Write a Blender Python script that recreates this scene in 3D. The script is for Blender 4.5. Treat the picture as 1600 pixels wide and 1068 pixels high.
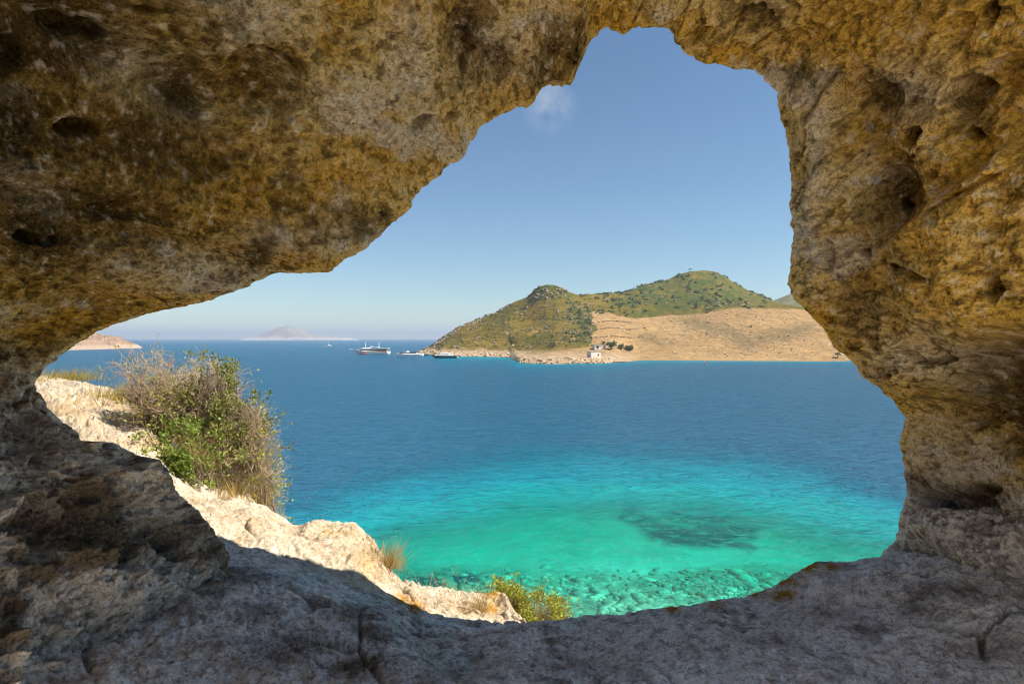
import bpy, bmesh, math, random
import numpy as np
from mathutils import Vector, Matrix

for o in list(bpy.data.objects):
    bpy.data.objects.remove(o, do_unlink=True)
scene = bpy.context.scene
C = scene.collection
random.seed(7)
rng = np.random.default_rng(7)

# ------------------------------------------------------------------ camera
EYE = 13.0                      # eye height above the sea, metres
FPX, CX, CY = 978.0, 800.0, 529.0
cam_d = bpy.data.cameras.new('camera')
cam = bpy.data.objects.new('camera', cam_d); C.objects.link(cam)
cam.location = (0, 0, EYE)
cam.rotation_euler = (math.radians(90), 0, 0)
cam_d.sensor_width = 36.0
cam_d.lens = 36.0 * FPX / 1600.0
cam_d.shift_y = -(534.0 - CY) / 1600.0
cam_d.clip_start = 0.05
cam_d.clip_end = 60000
scene.camera = cam

# ------------------------------------------------------------------ light
SUN_AZ, SUN_EL = math.radians(100), math.radians(52)      # azimuth clockwise from the view direction (+Y)
to_sun = Vector((math.sin(SUN_AZ) * math.cos(SUN_EL), math.cos(SUN_AZ) * math.cos(SUN_EL), math.sin(SUN_EL)))
sun_d = bpy.data.lights.new('sun', 'SUN')
sun_d.energy = 4.6; sun_d.angle = math.radians(0.5); sun_d.color = (1.0, 0.94, 0.84)
sun = bpy.data.objects.new('sun', sun_d); C.objects.link(sun)
sun.rotation_euler = to_sun.to_track_quat('Z', 'Y').to_euler()
sun.location = (20, -10, 40)

world = bpy.data.worlds.new('World'); scene.world = world
world.use_nodes = True
wn = world.node_tree; wn.nodes.clear()
w_out = wn.nodes.new('ShaderNodeOutputWorld')
w_bg = wn.nodes.new('ShaderNodeBackground'); w_bg.inputs['Strength'].default_value = 0.057
w_sky = wn.nodes.new('ShaderNodeTexSky'); w_sky.sky_type = 'NISHITA'
w_sky.sun_disc = False
w_sky.sun_elevation = SUN_EL; w_sky.sun_rotation = SUN_AZ
w_sky.air_density = 1.0; w_sky.dust_density = 0.0; w_sky.ozone_density = 1.6
# one thin wisp of cloud, a patch of noise around one direction of the sky
w_tc = wn.nodes.new('ShaderNodeTexCoord')
w_dot = wn.nodes.new('ShaderNodeVectorMath'); w_dot.operation = 'DISTANCE'
cdir = Vector(((860 - CX) / FPX, 1.0, (CY - 166) / FPX)).normalized()
w_dot.inputs[1].default_value = cdir
w_nz = wn.nodes.new('ShaderNodeTexNoise'); w_nz.inputs['Scale'].default_value = 17; w_nz.inputs['Detail'].default_value = 8
w_nz.inputs['Distortion'].default_value = 0.0; w_nz.inputs['Roughness'].default_value = 0.62
w_mr = wn.nodes.new('ShaderNodeMapRange'); w_mr.inputs[1].default_value = 0.044; w_mr.inputs[2].default_value = 0.0
w_mr2 = wn.nodes.new('ShaderNodeMapRange'); w_mr2.inputs[1].default_value = 0.38; w_mr2.inputs[2].default_value = 0.8
w_mul = wn.nodes.new('ShaderNodeMath'); w_mul.operation = 'MULTIPLY'
w_mul2 = wn.nodes.new('ShaderNodeMath'); w_mul2.operation = 'MULTIPLY'; w_mul2.inputs[1].default_value = 1.1
w_mix = wn.nodes.new('ShaderNodeMixRGB'); w_mix.inputs[2].default_value = (5.6, 6.0, 6.4, 1)
w_tint = wn.nodes.new('ShaderNodeMixRGB'); w_tint.blend_type = 'MULTIPLY'; w_tint.inputs[0].default_value = 1.0; w_tint.inputs[2].default_value = (0.84, 0.97, 1.03, 1)
L = wn.links.new
L(w_tc.outputs['Generated'], w_dot.inputs[0]); L(w_tc.outputs['Generated'], w_nz.inputs['Vector'])
L(w_dot.outputs['Value'], w_mr.inputs[0]); L(w_nz.outputs['Fac'], w_mr2.inputs[0])
L(w_mr.outputs[0], w_mul.inputs[0]); L(w_mr2.outputs[0], w_mul.inputs[1]); L(w_mul.outputs[0], w_mul2.inputs[0])
L(w_mul2.outputs[0], w_mix.inputs[0]); L(w_sky.outputs[0], w_tint.inputs[1]); L(w_tint.outputs[0], w_mix.inputs[1])
L(w_mix.outputs[0], w_bg.inputs['Color']); L(w_bg.outputs[0], w_out.inputs['Surface'])

vs = scene.view_settings
vs.view_transform = 'Standard'; vs.look = 'None'; vs.exposure = 1.05; vs.gamma = 1.0; vs.use_curve_mapping = False
scene.cycles.max_bounces = 6; scene.cycles.diffuse_bounces = 4; scene.cycles.glossy_bounces = 2
scene.cycles.use_adaptive_sampling = True; scene.cycles.adaptive_threshold = 0.03
scene.cycles.transparent_max_bounces = 12; scene.cycles.volume_bounces = 0
scene.cycles.use_denoising = True; scene.cycles.filter_width = 1.0

# ------------------------------------------------------------------ helpers
def at(px, py, d):
    """a point d metres ahead of the eye, seen at px, py of the 1600 x 1068 photograph"""
    return np.array([(px - CX) / FPX * d, d, EYE - (py - CY) / FPX * d])

def tag(o, label=None, cat=None, group=None, kind=None):
    if label: o['label'] = label
    if cat: o['category'] = cat
    if group: o['group'] = group
    if kind: o['kind'] = kind
    return o

def empty(name, loc, rz=0.0):
    o = bpy.data.objects.new(name, None); C.objects.link(o)
    o.location = loc; o.rotation_euler = (0, 0, rz); o.empty_display_size = 0.2
    return o

def link(name, me, mat=None, parent=None):
    o = bpy.data.objects.new(name, me); C.objects.link(o)
    if mat is not None:
        me.materials.append(mat)
    if parent is not None: o.parent = parent
    return o

def smooth(me, v=True):
    me.polygons.foreach_set('use_smooth', np.full(len(me.polygons), v, dtype=bool))

def raw_mesh(name, verts, faces_idx, nper):
    """verts (n,3); faces_idx flat int array of polygons with nper corners each"""
    me = bpy.data.meshes.new(name)
    verts = np.asarray(verts, dtype=np.float32)
    faces_idx = np.asarray(faces_idx, dtype=np.int32).ravel()
    nf = len(faces_idx) // nper
    me.vertices.add(len(verts)); me.vertices.foreach_set('co', verts.ravel())
    me.loops.add(len(faces_idx)); me.loops.foreach_set('vertex_index', faces_idx)
    me.polygons.add(nf)
    me.polygons.foreach_set('loop_start', np.arange(nf, dtype=np.int32) * nper)
    me.polygons.foreach_set('loop_total', np.full(nf, nper, dtype=np.int32))
    me.update(calc_edges=True); me.validate()
    return me

def grid_faces(n, m, wrap=False, base=0, flip=False):
    i = np.arange(n if wrap else n - 1); j = np.arange(m - 1)
    I, J = np.meshgrid(i, j, indexing='ij')
    I2 = (I + 1) % n
    q = np.stack([I * m + J, I2 * m + J, I2 * m + J + 1, I * m + J + 1], -1) + base
    if flip: q = q[..., ::-1]
    return q.reshape(-1)

def grid_mesh(name, P, wrap=False, flip=False):
    n, m = P.shape[:2]
    me = raw_mesh(name, P.reshape(-1, 3), grid_faces(n, m, wrap, flip=flip), 4)
    smooth(me)
    return me

def set_attr(me, name, vals):
    a = me.attributes.new(name, 'FLOAT', 'POINT'); a.data.foreach_set('value', np.asarray(vals, dtype=np.float32).ravel())

def set_col(me, name, vals):
    v = np.ones((len(me.vertices), 4), dtype=np.float32); v[:, :3] = np.asarray(vals).reshape(-1, 3)
    a = me.attributes.new(name, 'FLOAT_COLOR', 'POINT'); a.data.foreach_set('color', v.ravel())

def sstep(a, b, x):
    t = np.clip((x - a) / (b - a), 0, 1); return t * t * (3 - 2 * t)

# --- gradient noise, vectorised
_perm = rng.permutation(256).astype(np.int32)
_g = rng.normal(size=(256, 3)).astype(np.float32); _g /= np.linalg.norm(_g, axis=1, keepdims=True)
_rp = rng.random((256, 3)).astype(np.float32)
def _h(i, j, k):
    return _perm[(_perm[(_perm[i & 255] + j) & 255] + k) & 255]
def pnoise(P, f=1.0, seed=0):
    p = np.asarray(P, dtype=np.float32) * np.float32(f) + np.float32(seed * 17.31)
    i = np.floor(p); r = p - i; i = i.astype(np.int32)
    u = r * r * r * (r * (r * 6 - 15) + 10)
    x, y, z = r[..., 0], r[..., 1], r[..., 2]
    def c(a, b, d):
        g = _g[_h(i[..., 0] + a, i[..., 1] + b, i[..., 2] + d)]
        return g[..., 0] * (x - a) + g[..., 1] * (y - b) + g[..., 2] * (z - d)
    ux, uy, uz = u[..., 0], u[..., 1], u[..., 2]
    def lx(b, d):
        a0 = c(0, b, d); return a0 + ux * (c(1, b, d) - a0)
    def ly(d):
        a0 = lx(0, d); return a0 + uy * (lx(1, d) - a0)
    a0 = ly(0)
    return (a0 + uz * (ly(1) - a0)) * 1.6
def fbm(P, f, octv, seed=0, gain=0.5, ridged=False):
    s = 0; a = 1.0
    for k in range(octv):
        n = pnoise(P, f * 2.03 ** k, seed + k * 3)
        s = s + a * ((1 - 2 * np.abs(n)) if ridged else n); a *= gain
    return s
def worley(P, f, seed=0):
    p = np.asarray(P, dtype=np.float32) * np.float32(f) + np.float32(seed * 11.7)
    i = np.floor(p).astype(np.int32); r = p - i
    best = np.full(p.shape[:-1], 9.0, dtype=np.float32); sec = best.copy()
    for a in (-1, 0, 1):
        for b in (-1, 0, 1):
            for d in (-1, 0, 1):
                q = _rp[_h(i[..., 0] + a, i[..., 1] + b, i[..., 2] + d)]
                e = (q[..., 0] + a - r[..., 0]) ** 2 + (q[..., 1] + b - r[..., 1]) ** 2 + (q[..., 2] + d - r[..., 2]) ** 2
                sec = np.minimum(sec, np.maximum(best, e)); best = np.minimum(best, e)
    return np.sqrt(best), np.sqrt(sec)

# --- shader node helper
class NT:
    def __init__(s, name):
        s.mat = bpy.data.materials.new(name); s.mat.use_nodes = True
        s.t = s.mat.node_tree; s.t.nodes.clear()
        s.out = s.t.nodes.new('ShaderNodeOutputMaterial')
    def n(s, typ, **kw):
        nd = s.t.nodes.new('ShaderNode' + typ)
        for k, v in kw.items(): setattr(nd, k, v)
        return nd
    def put(s, sock, v):
        if isinstance(v, bpy.types.NodeSocket): s.t.links.new(v, sock)
        elif v is not None:
            if isinstance(v, (tuple, list)) and len(v) == 3 and sock.type == 'RGBA': v = (*v, 1)
            sock.default_value = v
    def pos(s, scale=(1, 1, 1), rot=(0, 0, 0)):
        tc = s.n('TexCoord'); mp = s.n('Mapping')
        s.put(mp.inputs['Vector'], tc.outputs['Object'])
        mp.inputs['Scale'].default_value = scale; mp.inputs['Rotation'].default_value = rot
        return mp.outputs[0]
    def noise(s, vec, scale, detail=6, rough=0.55, dist=0.0):
        nd = s.n('TexNoise'); s.put(nd.inputs['Vector'], vec)
        nd.inputs['Scale'].default_value = scale; nd.inputs['Detail'].default_value = detail
        nd.inputs['Roughness'].default_value = rough; nd.inputs['Distortion'].default_value = dist
        return nd.outputs['Fac']
    def voro(s, vec, scale, feature='F1'):
        nd = s.n('TexVoronoi', feature=feature); s.put(nd.inputs['Vector'], vec)
        nd.inputs['Scale'].default_value = scale
        return nd.outputs['Distance']
    def rng(s, v, a, b, c=0.0, d=1.0):
        nd = s.n('MapRange'); s.put(nd.inputs[0], v)
        for k, x in zip((1, 2, 3, 4), (a, b, c, d)): nd.inputs[k].default_value = x
        return nd.outputs[0]
    def mix(s, f, a, b, mode='MIX'):
        nd = s.n('MixRGB', blend_type=mode)
        s.put(nd.inputs[0], f); s.put(nd.inputs[1], a); s.put(nd.inputs[2], b)
        return nd.outputs[0]
    def math(s, op, a, b=None):
        nd = s.n('Math', operation=op); s.put(nd.inputs[0], a)
        if b is not None: s.put(nd.inputs[1], b)
        return nd.outputs[0]
    def attr(s, name, col=False):
        nd = s.n('Attribute', attribute_name=name)
        return nd.outputs['Color' if col else 'Fac']
    def bump(s, h, strength, dist, normal=None):
        nd = s.n('Bump'); nd.inputs['Strength'].default_value = strength; nd.inputs['Distance'].default_value = dist
        s.put(nd.inputs['Height'], h)
        if normal is not None: s.put(nd.inputs['Normal'], normal)
        return nd.outputs[0]
    def pbr(s, col, rough=0.9, normal=None, spec=0.25, metal=0.0):
        b = s.n('BsdfPrincipled'); s.put(b.inputs['Base Color'], col); s.put(b.inputs['Roughness'], rough)
        b.inputs['Specular IOR Level'].default_value = spec; b.inputs['Metallic'].default_value = metal
        if normal is not None: s.put(b.inputs['Normal'], normal)
        return b.outputs[0]
    def end(s, sh):
        s.t.links.new(sh, s.out.inputs['Surface']); return s.mat

def plain(name, col, rough=0.6, spec=0.3, vary=0.15, scale=2.0, metal=0.0):
    t = NT(name); v = t.pos()
    f = t.rng(t.noise(v, scale, 4), 0.3, 0.7)
    dark = tuple(c * (1 - vary) for c in col); lite = tuple(min(1, c * (1 + vary)) for c in col)
    return t.end(t.pbr(t.mix(f, dark, lite), rough, spec=spec, metal=metal))

# ------------------------------------------------------------------ materials
def mat_rock(name, fine_scale, dark, bump_scale, bump_dist):
    """colour of the rock comes with its vertices; grain and fine relief from noise"""
    t = NT(name); v = t.pos()
    col = t.attr('tone', True)
    fine = t.noise(v, fine_scale, 4, 0.78)
    col = t.mix(t.rng(fine, 0.37, 0.51, 0.70, 0.0), col, dark, 'MULTIPLY')
    pore = t.noise(v, fine_scale * 2.3, 3, 0.65)
    col = t.mix(t.rng(pore, 0.35, 0.44, 0.70, 0.0), col, dark, 'MULTIPLY')
    col = t.mix(t.rng(pore, 0.56, 0.68, 0.0, 0.35), col, t.mix(0.5, col, (0.8, 0.74, 0.62)))
    h1 = t.noise(v, bump_scale, 5, 0.6)
    n = t.bump(h1, 1.0, bump_dist)
    return t.end(t.pbr(col, 0.95, n, 0.1))

def mat_hill():
    t = NT('dry_hillside'); v = t.pos()
    grass = (0.215, 0.138, 0.018); olive = (0.120, 0.098, 0.012); green = (0.050, 0.070, 0.016); earth = (0.36, 0.23, 0.10)
    rock = (0.38, 0.30, 0.21); sand = (0.51, 0.325, 0.145); sand2 = (0.42, 0.255, 0.105)
    a = t.noise(v, 0.035, 8, 0.65)
    b = t.noise(v, 0.16, 7, 0.7)
    col = t.mix(t.rng(a, 0.40, 0.60), grass, olive)
    col = t.mix(t.rng(b, 0.50, 0.66), col, green)
    col = t.mix(t.rng(t.noise(v, 0.09, 8, 0.72, 0.5), 0.56, 0.68), col, earth)
    col = t.mix(t.rng(t.noise(v, 0.30, 7, 0.75), 0.60, 0.70), col, rock)
    col = t.mix(t.math('MULTIPLY', t.attr('green'), t.rng(t.noise(v, 0.055, 8, 0.7), 0.38, 0.58)), col, (0.060, 0.090, 0.018))
    sd = t.mix(t.rng(t.noise(v, 0.03, 8, 0.6), 0.4, 0.6), sand, sand2)
    sd = t.mix(t.rng(t.noise(t.pos((1, 1, 4)), 0.10, 8, 0.75), 0.48, 0.60, 0, 0.8), sd, (0.27, 0.19, 0.10))
    sd = t.mix(t.rng(t.noise(t.pos((1, 1, 3)), 0.35, 8, 0.72), 0.46, 0.58, 0, 0.65), sd, (0.24, 0.155, 0.07))
    sd = t.mix(t.math('MULTIPLY', t.attr('scrub'), t.rng(t.noise(v, 0.2, 8, 0.75), 0.36, 0.50)), sd, (0.20, 0.145, 0.065))
    sd = t.mix(t.rng(t.noise(v, 0.05, 9, 0.7, 0.7), 0.60, 0.72, 0, 0.7), sd, (0.58, 0.44, 0.28))
    col = t.mix(t.attr('sand'), col, sd)
    cr = t.mix(t.rng(t.noise(v, 0.25, 8, 0.72), 0.42, 0.6), (0.50, 0.37, 0.24), (0.34, 0.22, 0.12))
    col = t.mix(t.attr('coast'), col, cr)
    n = t.bump(t.noise(v, 0.35, 9, 0.75), 1.0, 2.2)
    return t.end(t.pbr(col, 1.0, n, 0.05))

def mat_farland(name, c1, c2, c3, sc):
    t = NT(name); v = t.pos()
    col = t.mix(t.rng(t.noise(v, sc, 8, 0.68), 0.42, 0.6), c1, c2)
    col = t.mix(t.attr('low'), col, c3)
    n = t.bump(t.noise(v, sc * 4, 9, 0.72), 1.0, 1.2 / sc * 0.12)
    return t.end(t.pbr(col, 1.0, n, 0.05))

def mat_sea():
    t = NT('sea_water')
    w1 = t.noise(t.pos((0.5, 1.0, 1), (0, 0, 0.45)), 1.15, 5, 0.62, 0.3)
    w2 = t.noise(t.pos((0.6, 1.0, 1), (0, 0, -0.30)), 3.2, 4, 0.6, 0.2)
    w0 = t.noise(t.pos((0.30, 1.0, 1), (0, 0, 0.42)), 0.20, 4, 0.55, 0.3)
    wm = t.noise(t.pos((0.36, 1.0, 1), (0, 0, 0.38)), 0.48, 5, 0.66, 0.25)
    n = t.bump(w0, 1.0, 2.6)
    n = t.bump(wm, 1.0, 2.8, n)
    n = t.bump(w1, 1.0, 0.8, n)
    n = t.bump(w2, 1.0, 0.13, n)
    fr = t.n('Fresnel'); fr.inputs['IOR'].default_value = 1.33; t.put(fr.inputs['Normal'], n)
    fac = t.math('MINIMUM', t.math('MULTIPLY', t.math('POWER', fr.outputs[0], 2.5), 2.3), 0.62)
    gl = t.n('BsdfGlossy'); gl.inputs['Roughness'].default_value = 0.14; t.put(gl.inputs['Normal'], n)
    gl.inputs['Color'].default_value = (0.95, 0.97, 1.0, 1)
    tr = t.n('BsdfTransparent'); t.put(tr.inputs['Color'], t.attr('trans', True))
    df = t.n('BsdfDiffuse')
    wind = t.noise(t.pos((0.004, 0.02, 1)), 1.0, 5, 0.6)
    t.put(df.inputs['Color'], t.mix(t.rng(wind, 0.3, 0.7, 0.0, 0.25), t.attr('body', True), (0.02, 0.13, 0.24)))
    t.put(df.inputs['Normal'], n)
    m1 = t.n('MixShader'); t.put(m1.inputs[0], t.attr('scat')); t.t.links.new(tr.outputs[0], m1.inputs[1]); t.t.links.new(df.outputs[0], m1.inputs[2])
    m2 = t.n('MixShader'); t.put(m2.inputs[0], fac); t.t.links.new(m1.outputs[0], m2.inputs[1]); t.t.links.new(gl.outputs[0], m2.inputs[2])
    return t.end(m2.outputs[0])

def mat_seabed():
    t = NT('sandy_seabed'); v = t.pos()
    col = t.mix(t.rng(t.noise(v, 0.25, 7, 0.6), 0.4, 0.6), (0.70, 0.66, 0.52), (0.60, 0.56, 0.43))
    peb = t.mix(t.rng(t.noise(v, 1.1, 8, 0.72, 0.4), 0.42, 0.6), (0.52, 0.50, 0.36), (0.27, 0.27, 0.18))
    col = t.mix(t.attr('stony'), col, peb)
    col = t.mix(t.math('MULTIPLY', t.attr('weed'), t.rng(t.noise(v, 0.8, 7, 0.7), 0.30, 0.5)), col, (0.02, 0.085, 0.12))
    n = t.bump(t.noise(v, 2.0, 7, 0.7), 0.8, 0.3)
    return t.end(t.pbr(col, 1.0, n, 0.0))

def mat_leaf(name, c1, c2, c3, trans=0.35, scale=14):
    t = NT(name); v = t.pos()
    f = t.noise(v, scale, 3, 0.6)
    col = t.mix(t.rng(f, 0.35, 0.5), c1, c2); col = t.mix(t.rng(f, 0.55, 0.68), col, c3)
    d = t.pbr(col, 0.6, None, 0.25)
    tl = t.n('BsdfTranslucent'); t.put(tl.inputs['Color'], col)
    m = t.n('MixShader'); m.inputs[0].default_value = trans
    t.t.links.new(d, m.inputs[1]); t.t.links.new(tl.outputs[0], m.inputs[2])
    return t.end(m.outputs[0])

M = dict(
    cave=mat_rock('weathered_cave_rock', 36, (0.30, 0.23, 0.15), 26, 0.026), ground=mat_rock('pale_limestone_ground', 48, (0.34, 0.30, 0.26), 30, 0.018), hill=mat_hill(), sea=mat_sea(), seabed=mat_seabed(),
    headland=mat_farland('reddish_headland_rock', (0.40, 0.27, 0.17), (0.26, 0.17, 0.11), (0.46, 0.34, 0.24), 0.05),
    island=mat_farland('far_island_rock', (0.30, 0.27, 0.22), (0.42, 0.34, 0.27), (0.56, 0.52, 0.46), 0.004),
    farhill=mat_farland('green_far_hill', (0.13, 0.13, 0.05), (0.22, 0.19, 0.09), (0.3, 0.25, 0.13), 0.03),
    twig=plain('dry_twig', (0.42, 0.31, 0.20), 0.9, 0.1, 0.35, 9),
    bark=plain('shrub_bark', (0.17, 0.125, 0.085), 0.95, 0.1, 0.3, 9),
    straw=mat_leaf('dry_grass', (0.50, 0.36, 0.15), (0.42, 0.28, 0.09), (0.56, 0.45, 0.24), 0.3),
    goldgrass=mat_leaf('golden_grass', (0.44, 0.29, 0.05), (0.34, 0.27, 0.05), (0.52, 0.36, 0.10), 0.3),
    leaf=mat_leaf('evergreen_leaf', (0.14, 0.165, 0.035), (0.23, 0.235, 0.055), (0.34, 0.31, 0.10)),
    leaf2=mat_leaf('fresh_leaf', (0.13, 0.20, 0.03), (0.21, 0.27, 0.045), (0.33, 0.33, 0.07)),
    leaf3=mat_leaf('yellow_green_leaf', (0.29, 0.32, 0.04), (0.40, 0.39, 0.055), (0.20, 0.24, 0.035)),
    scrub=mat_leaf('hill_scrub_leaf', (0.065, 0.095, 0.022), (0.095, 0.125, 0.03), (0.14, 0.15, 0.04), 0.1, 0.6),
    treeleaf=mat_leaf('tree_leaf', (0.060, 0.095, 0.018), (0.095, 0.14, 0.025), (0.14, 0.17, 0.04), 0.2, 0.8),
    shore=plain('shore_rock', (0.44, 0.32, 0.20), 0.95, 0.1, 0.3, 0.3),
    stone=plain('sea_stone', (0.50, 0.475, 0.34), 0.95, 0.05, 0.5, 0.9),
    whitepaint=plain('white_paint', (0.78, 0.77, 0.74), 0.4, 0.4, 0.04),
    plaster=plain('white_plaster', (0.74, 0.68, 0.60), 0.9, 0.1, 0.08, 0.7),
    roofing=plain('grey_roof_slab', (0.42, 0.38, 0.33), 0.9, 0.1, 0.15),
    wood=plain('varnished_wood', (0.30, 0.12, 0.05), 0.5, 0.4, 0.2),
    glass=plain('dark_glass', (0.02, 0.025, 0.03), 0.15, 0.6, 0.1),
    navy=plain('dark_blue_hull', (0.025, 0.06, 0.075), 0.3, 0.5, 0.1),
    black=plain('black_fitting', (0.02, 0.02, 0.022), 0.6, 0.3, 0.1),
    canvas=plain('white_canvas', (0.78, 0.77, 0.73), 0.9, 0.1, 0.05),
    red=plain('red_buoy_paint', (0.55, 0.09, 0.05), 0.5, 0.4, 0.1),
    concrete=plain('pale_concrete', (0.66, 0.60, 0.52), 0.95, 0.1, 0.1, 0.7),
    wallstone=plain('terrace_stone', (0.24, 0.16, 0.085), 1.0, 0.05, 0.3, 0.5),
    bag=plain('blue_plastic', (0.05, 0.22, 0.36), 0.35, 0.5, 0.3, 20),
)

# ------------------------------------------------------------------ the rock arch (the cave we look out of)
OUT = [(356,900),(356,890),(358,871),(350,847),(330,823),(311,800),(283,776),(267,749),(261,733),(248,717),(216,711),(193,701),(173,690),(128,688),(126,678),(108,666),(94,654),(77,639),(65,619),(55,607),(55,598),
(57,593),(67,580),(71,571),(86,564),(108,546),(149,519),(186,505),(224,492),(249,485),(280,480),(302,475),(330,469),(346,460),(374,452),(386,447),(396,439),(410,436),(418,429),(436,425),(452,427),(483,427),(500,425),(515,423),(534,410),(559,398),(577,384),(596,369),(614,350),(633,332),(644,322),(643,313),(651,301),(673,285),(693,270),(698,262),(724,245),(733,227),(736,217),(745,210),(747,199),(766,186),(778,179),(809,169),(827,168),(834,162),(841,146),(849,134),(864,132),(892,132),(897,124),(901,112),(911,90),(919,67),(927,59),(934,56),(937,47),(950,42),(957,49),(974,55),(985,47),(994,41),(1010,44),(1030,42),(1045,46),(1050,55),(1057,69),(1072,84),(1085,90),(1092,97),(1110,100),(1142,104),(1160,109),(1180,114),(1197,127),(1215,142),(1216,165),(1220,183),(1227,210),(1232,230),(1236,267),(1237,299),(1233,321),(1237,353),(1239,366),(1235,401),(1233,445),(1240,461),(1254,477),(1270,498),(1289,514),(1303,543),(1328,559),(1338,572),(1342,586),(1373,605),(1398,625),(1416,654),(1408,675),(1406,695),(1412,716),(1416,753),(1418,774),(1406,803),(1405,823),(1398,844),(1377,862)]
HID = [(1372,930),(1330,1040),(1180,1130),(900,1170),(640,1130),(440,1020),(362,930)]
def resample(pts, step):
    p = np.array(pts, float); s = np.r_[0, np.cumsum(np.hypot(*np.diff(p, axis=0).T))]
    q = np.arange(0, s[-1], step)
    return np.stack([np.interp(q, s, p[:, 0]), np.interp(q, s, p[:, 1])], 1)
oa = resample(OUT, 1.9); ob = resample([OUT[-1]] + HID + [OUT[0]], 14)
O = np.vstack([oa, ob]); NU = len(O)
vis = np.r_[np.ones(len(oa)), np.zeros(len(ob))]
# smooth a little, then fine raggedness
def smooth_ring(a, k):
    for _ in range(k): a = 0.25 * np.roll(a, 1, 0) + 0.5 * a + 0.25 * np.roll(a, -1, 0)
    return a
O = smooth_ring(O, 4)
c0 = np.array([(850 - CX) / FPX, (CY - 560) / FPX])
dirv = np.stack([(O[:, 0] - CX) / FPX, (CY - O[:, 1]) / FPX], 1) - c0
rho = np.hypot(*dirv.T); e = dirv / rho[:, None]
rp = np.stack([O[:, 0] / 40, O[:, 1] / 40, np.zeros(NU)], 1)
rho = rho + (3.2 * fbm(rp, 1.0, 3, 5) + 2.6 * fbm(rp, 4.0, 3, 9, 0.65)) / FPX * vis
def anchors(tab, pw=3.0):
    tab = np.array(tab, float); w = 1.0 / (np.hypot(O[:, :1] - tab[:, 0], O[:, 1:] - tab[:, 1]) + 25) ** pw
    return smooth_ring((w * tab[:, 2]).sum(1) / w.sum(1), 30)
y_r = anchors([(57,600,2.95),(128,688,2.95),(250,717,3.05),(350,847,3.25),(356,890,3.3),(150,519,3.15),(300,475,3.3),(500,425,3.4),(700,262,3.4),(850,134,3.4),(1000,42,3.4),(1200,127,3.5),(1237,300,3.45),(1240,461,3.4),(1400,625,3.5),(1416,760,3.6),(1390,850,3.65),(1180,1130,3.3),(640,1130,3.3)])
S_r = rho * y_r
S_m = anchors([(57,600,3.2),(128,688,2.75),(250,717,2.55),(350,847,2.5),(356,890,2.5),(300,475,3.0),(500,425,2.7),(650,300,2.4),(850,134,2.3),(1000,42,2.4),(1200,127,2.7),(1237,300,2.7),(1240,461,2.7),(1400,625,2.9),(1416,760,3.0),(1390,850,3.0),(1180,1130,2.9),(640,1130,2.9)], 2.5)
S_m = np.maximum(S_m, S_r + 0.45)
Y_END = 0.35
def prof(t, k):
    y = y_r[k] + (Y_END - y_r[k]) * t
    return y, S_r[k] + (S_m[k] - S_r[k]) * (1 - (1 - t) ** 2.6)
N1, N2 = 306, 20
Y_CUT = 1.75 - 1.5 * smooth_ring(((O[:, 0] < 780) & (O[:, 1] < 590) & (vis > 0)).astype(float), 120)              # the rock is an arch about two metres thick, cut open behind the eye for light, longer at upper left for shade
tt = np.linspace(0, 1, 500) ** 1.5
T = np.zeros((NU, N1 + N2))
for k in range(NU):
    y, S = prof(tt, k)
    q = np.where(y > 0.05, S / np.maximum(y, 0.05), 1e9)
    ex, ez = e[k]; lim = []
    if abs(ex) > 1e-6: lim.append(((0.818 * 1.12 if ex > 0 else -0.818 * 1.12) - c0[0]) / ex)
    if abs(ez) > 1e-6: lim.append(((0.55 * 1.12 if ez > 0 else -0.565 * 1.12) - c0[1]) / ez)
    qm = max(min(lim), rho[k] * 1.02)
    qs = np.linspace(rho[k], qm, N1)
    t1 = np.interp(qs, q, tt); t1[0] = 0
    T[k, :N1] = t1; T[k, N1:] = np.linspace(t1[-1], max((y_r[k] - Y_CUT[k]) / (y_r[k] - Y_END), t1[-1] + 0.03), N2 + 1)[1:]
kk = np.arange(NU)[:, None]
Y, S = prof(T, np.broadcast_to(kk, T.shape))
dY, dS = np.gradient(Y, axis=1), np.gradient(S, axis=1)
ln = np.hypot(dY, dS) + 1e-9
nS, nY = -dY / ln, dS / ln
def pts3(Y, S):
    return np.stack([c0[0] * Y + e[:, :1] * S, Y, EYE + c0[1] * Y + e[:, 1:] * S], -1)
B = pts3(Y, S).astype(np.float32)
PX = CX + FPX * B[..., 0] / np.maximum(Y, 0.2); PY = CY - FPX * (B[..., 2] - EYE) / np.maximum(Y, 0.2)
rimd = (S / np.maximum(Y, 0.2) - rho[:, None]) * FPX; rimd = np.where(Y < 0.2, 999, rimd)
w_big = sstep(0, 70, rimd); w_mid = sstep(0, 26, rimd); w_fine = sstep(0, 7, rimd)
Bw = B + 0.16 * np.stack([pnoise(B, 1.7, 31), pnoise(B, 1.7, 37), pnoise(B, 1.7, 41)], -1)
f1, f2 = worley(Bw * np.array([1, 1, 1.15], np.float32), 1.75, 3)
bowl = np.clip(1 - (f1 / 0.72) ** 2, 0, 1)
g1, g2 = worley(Bw, 4.6, 8)
bowl2 = np.clip(1 - (g1 / 0.62) ** 2, 0, 1)
right = sstep(900, 1250, PX) * 0.75 + 0.25
D = 0.10 * fbm(B, 0.8, 2, 1) * w_big
D += (0.30 * bowl ** 1.2 - 0.09) * (1 - 0.75 * sstep(1180, 1280, PX) * sstep(760, 640, PY)) * right * w_big
D += (0.085 * bowl2 ** 1.3 - 0.02) * w_mid * sstep(-0.15, 0.35, pnoise(B, 1.3, 77)) * (0.4 + 0.6 * right)
D += 0.046 * fbm(B, 3.2, 3, 11, 0.55) * w_mid
D += -0.037 * fbm(B * np.array([1, 1, 1.5], np.float32), 5.5, 4, 21, 0.62, True) * w_mid
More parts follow.
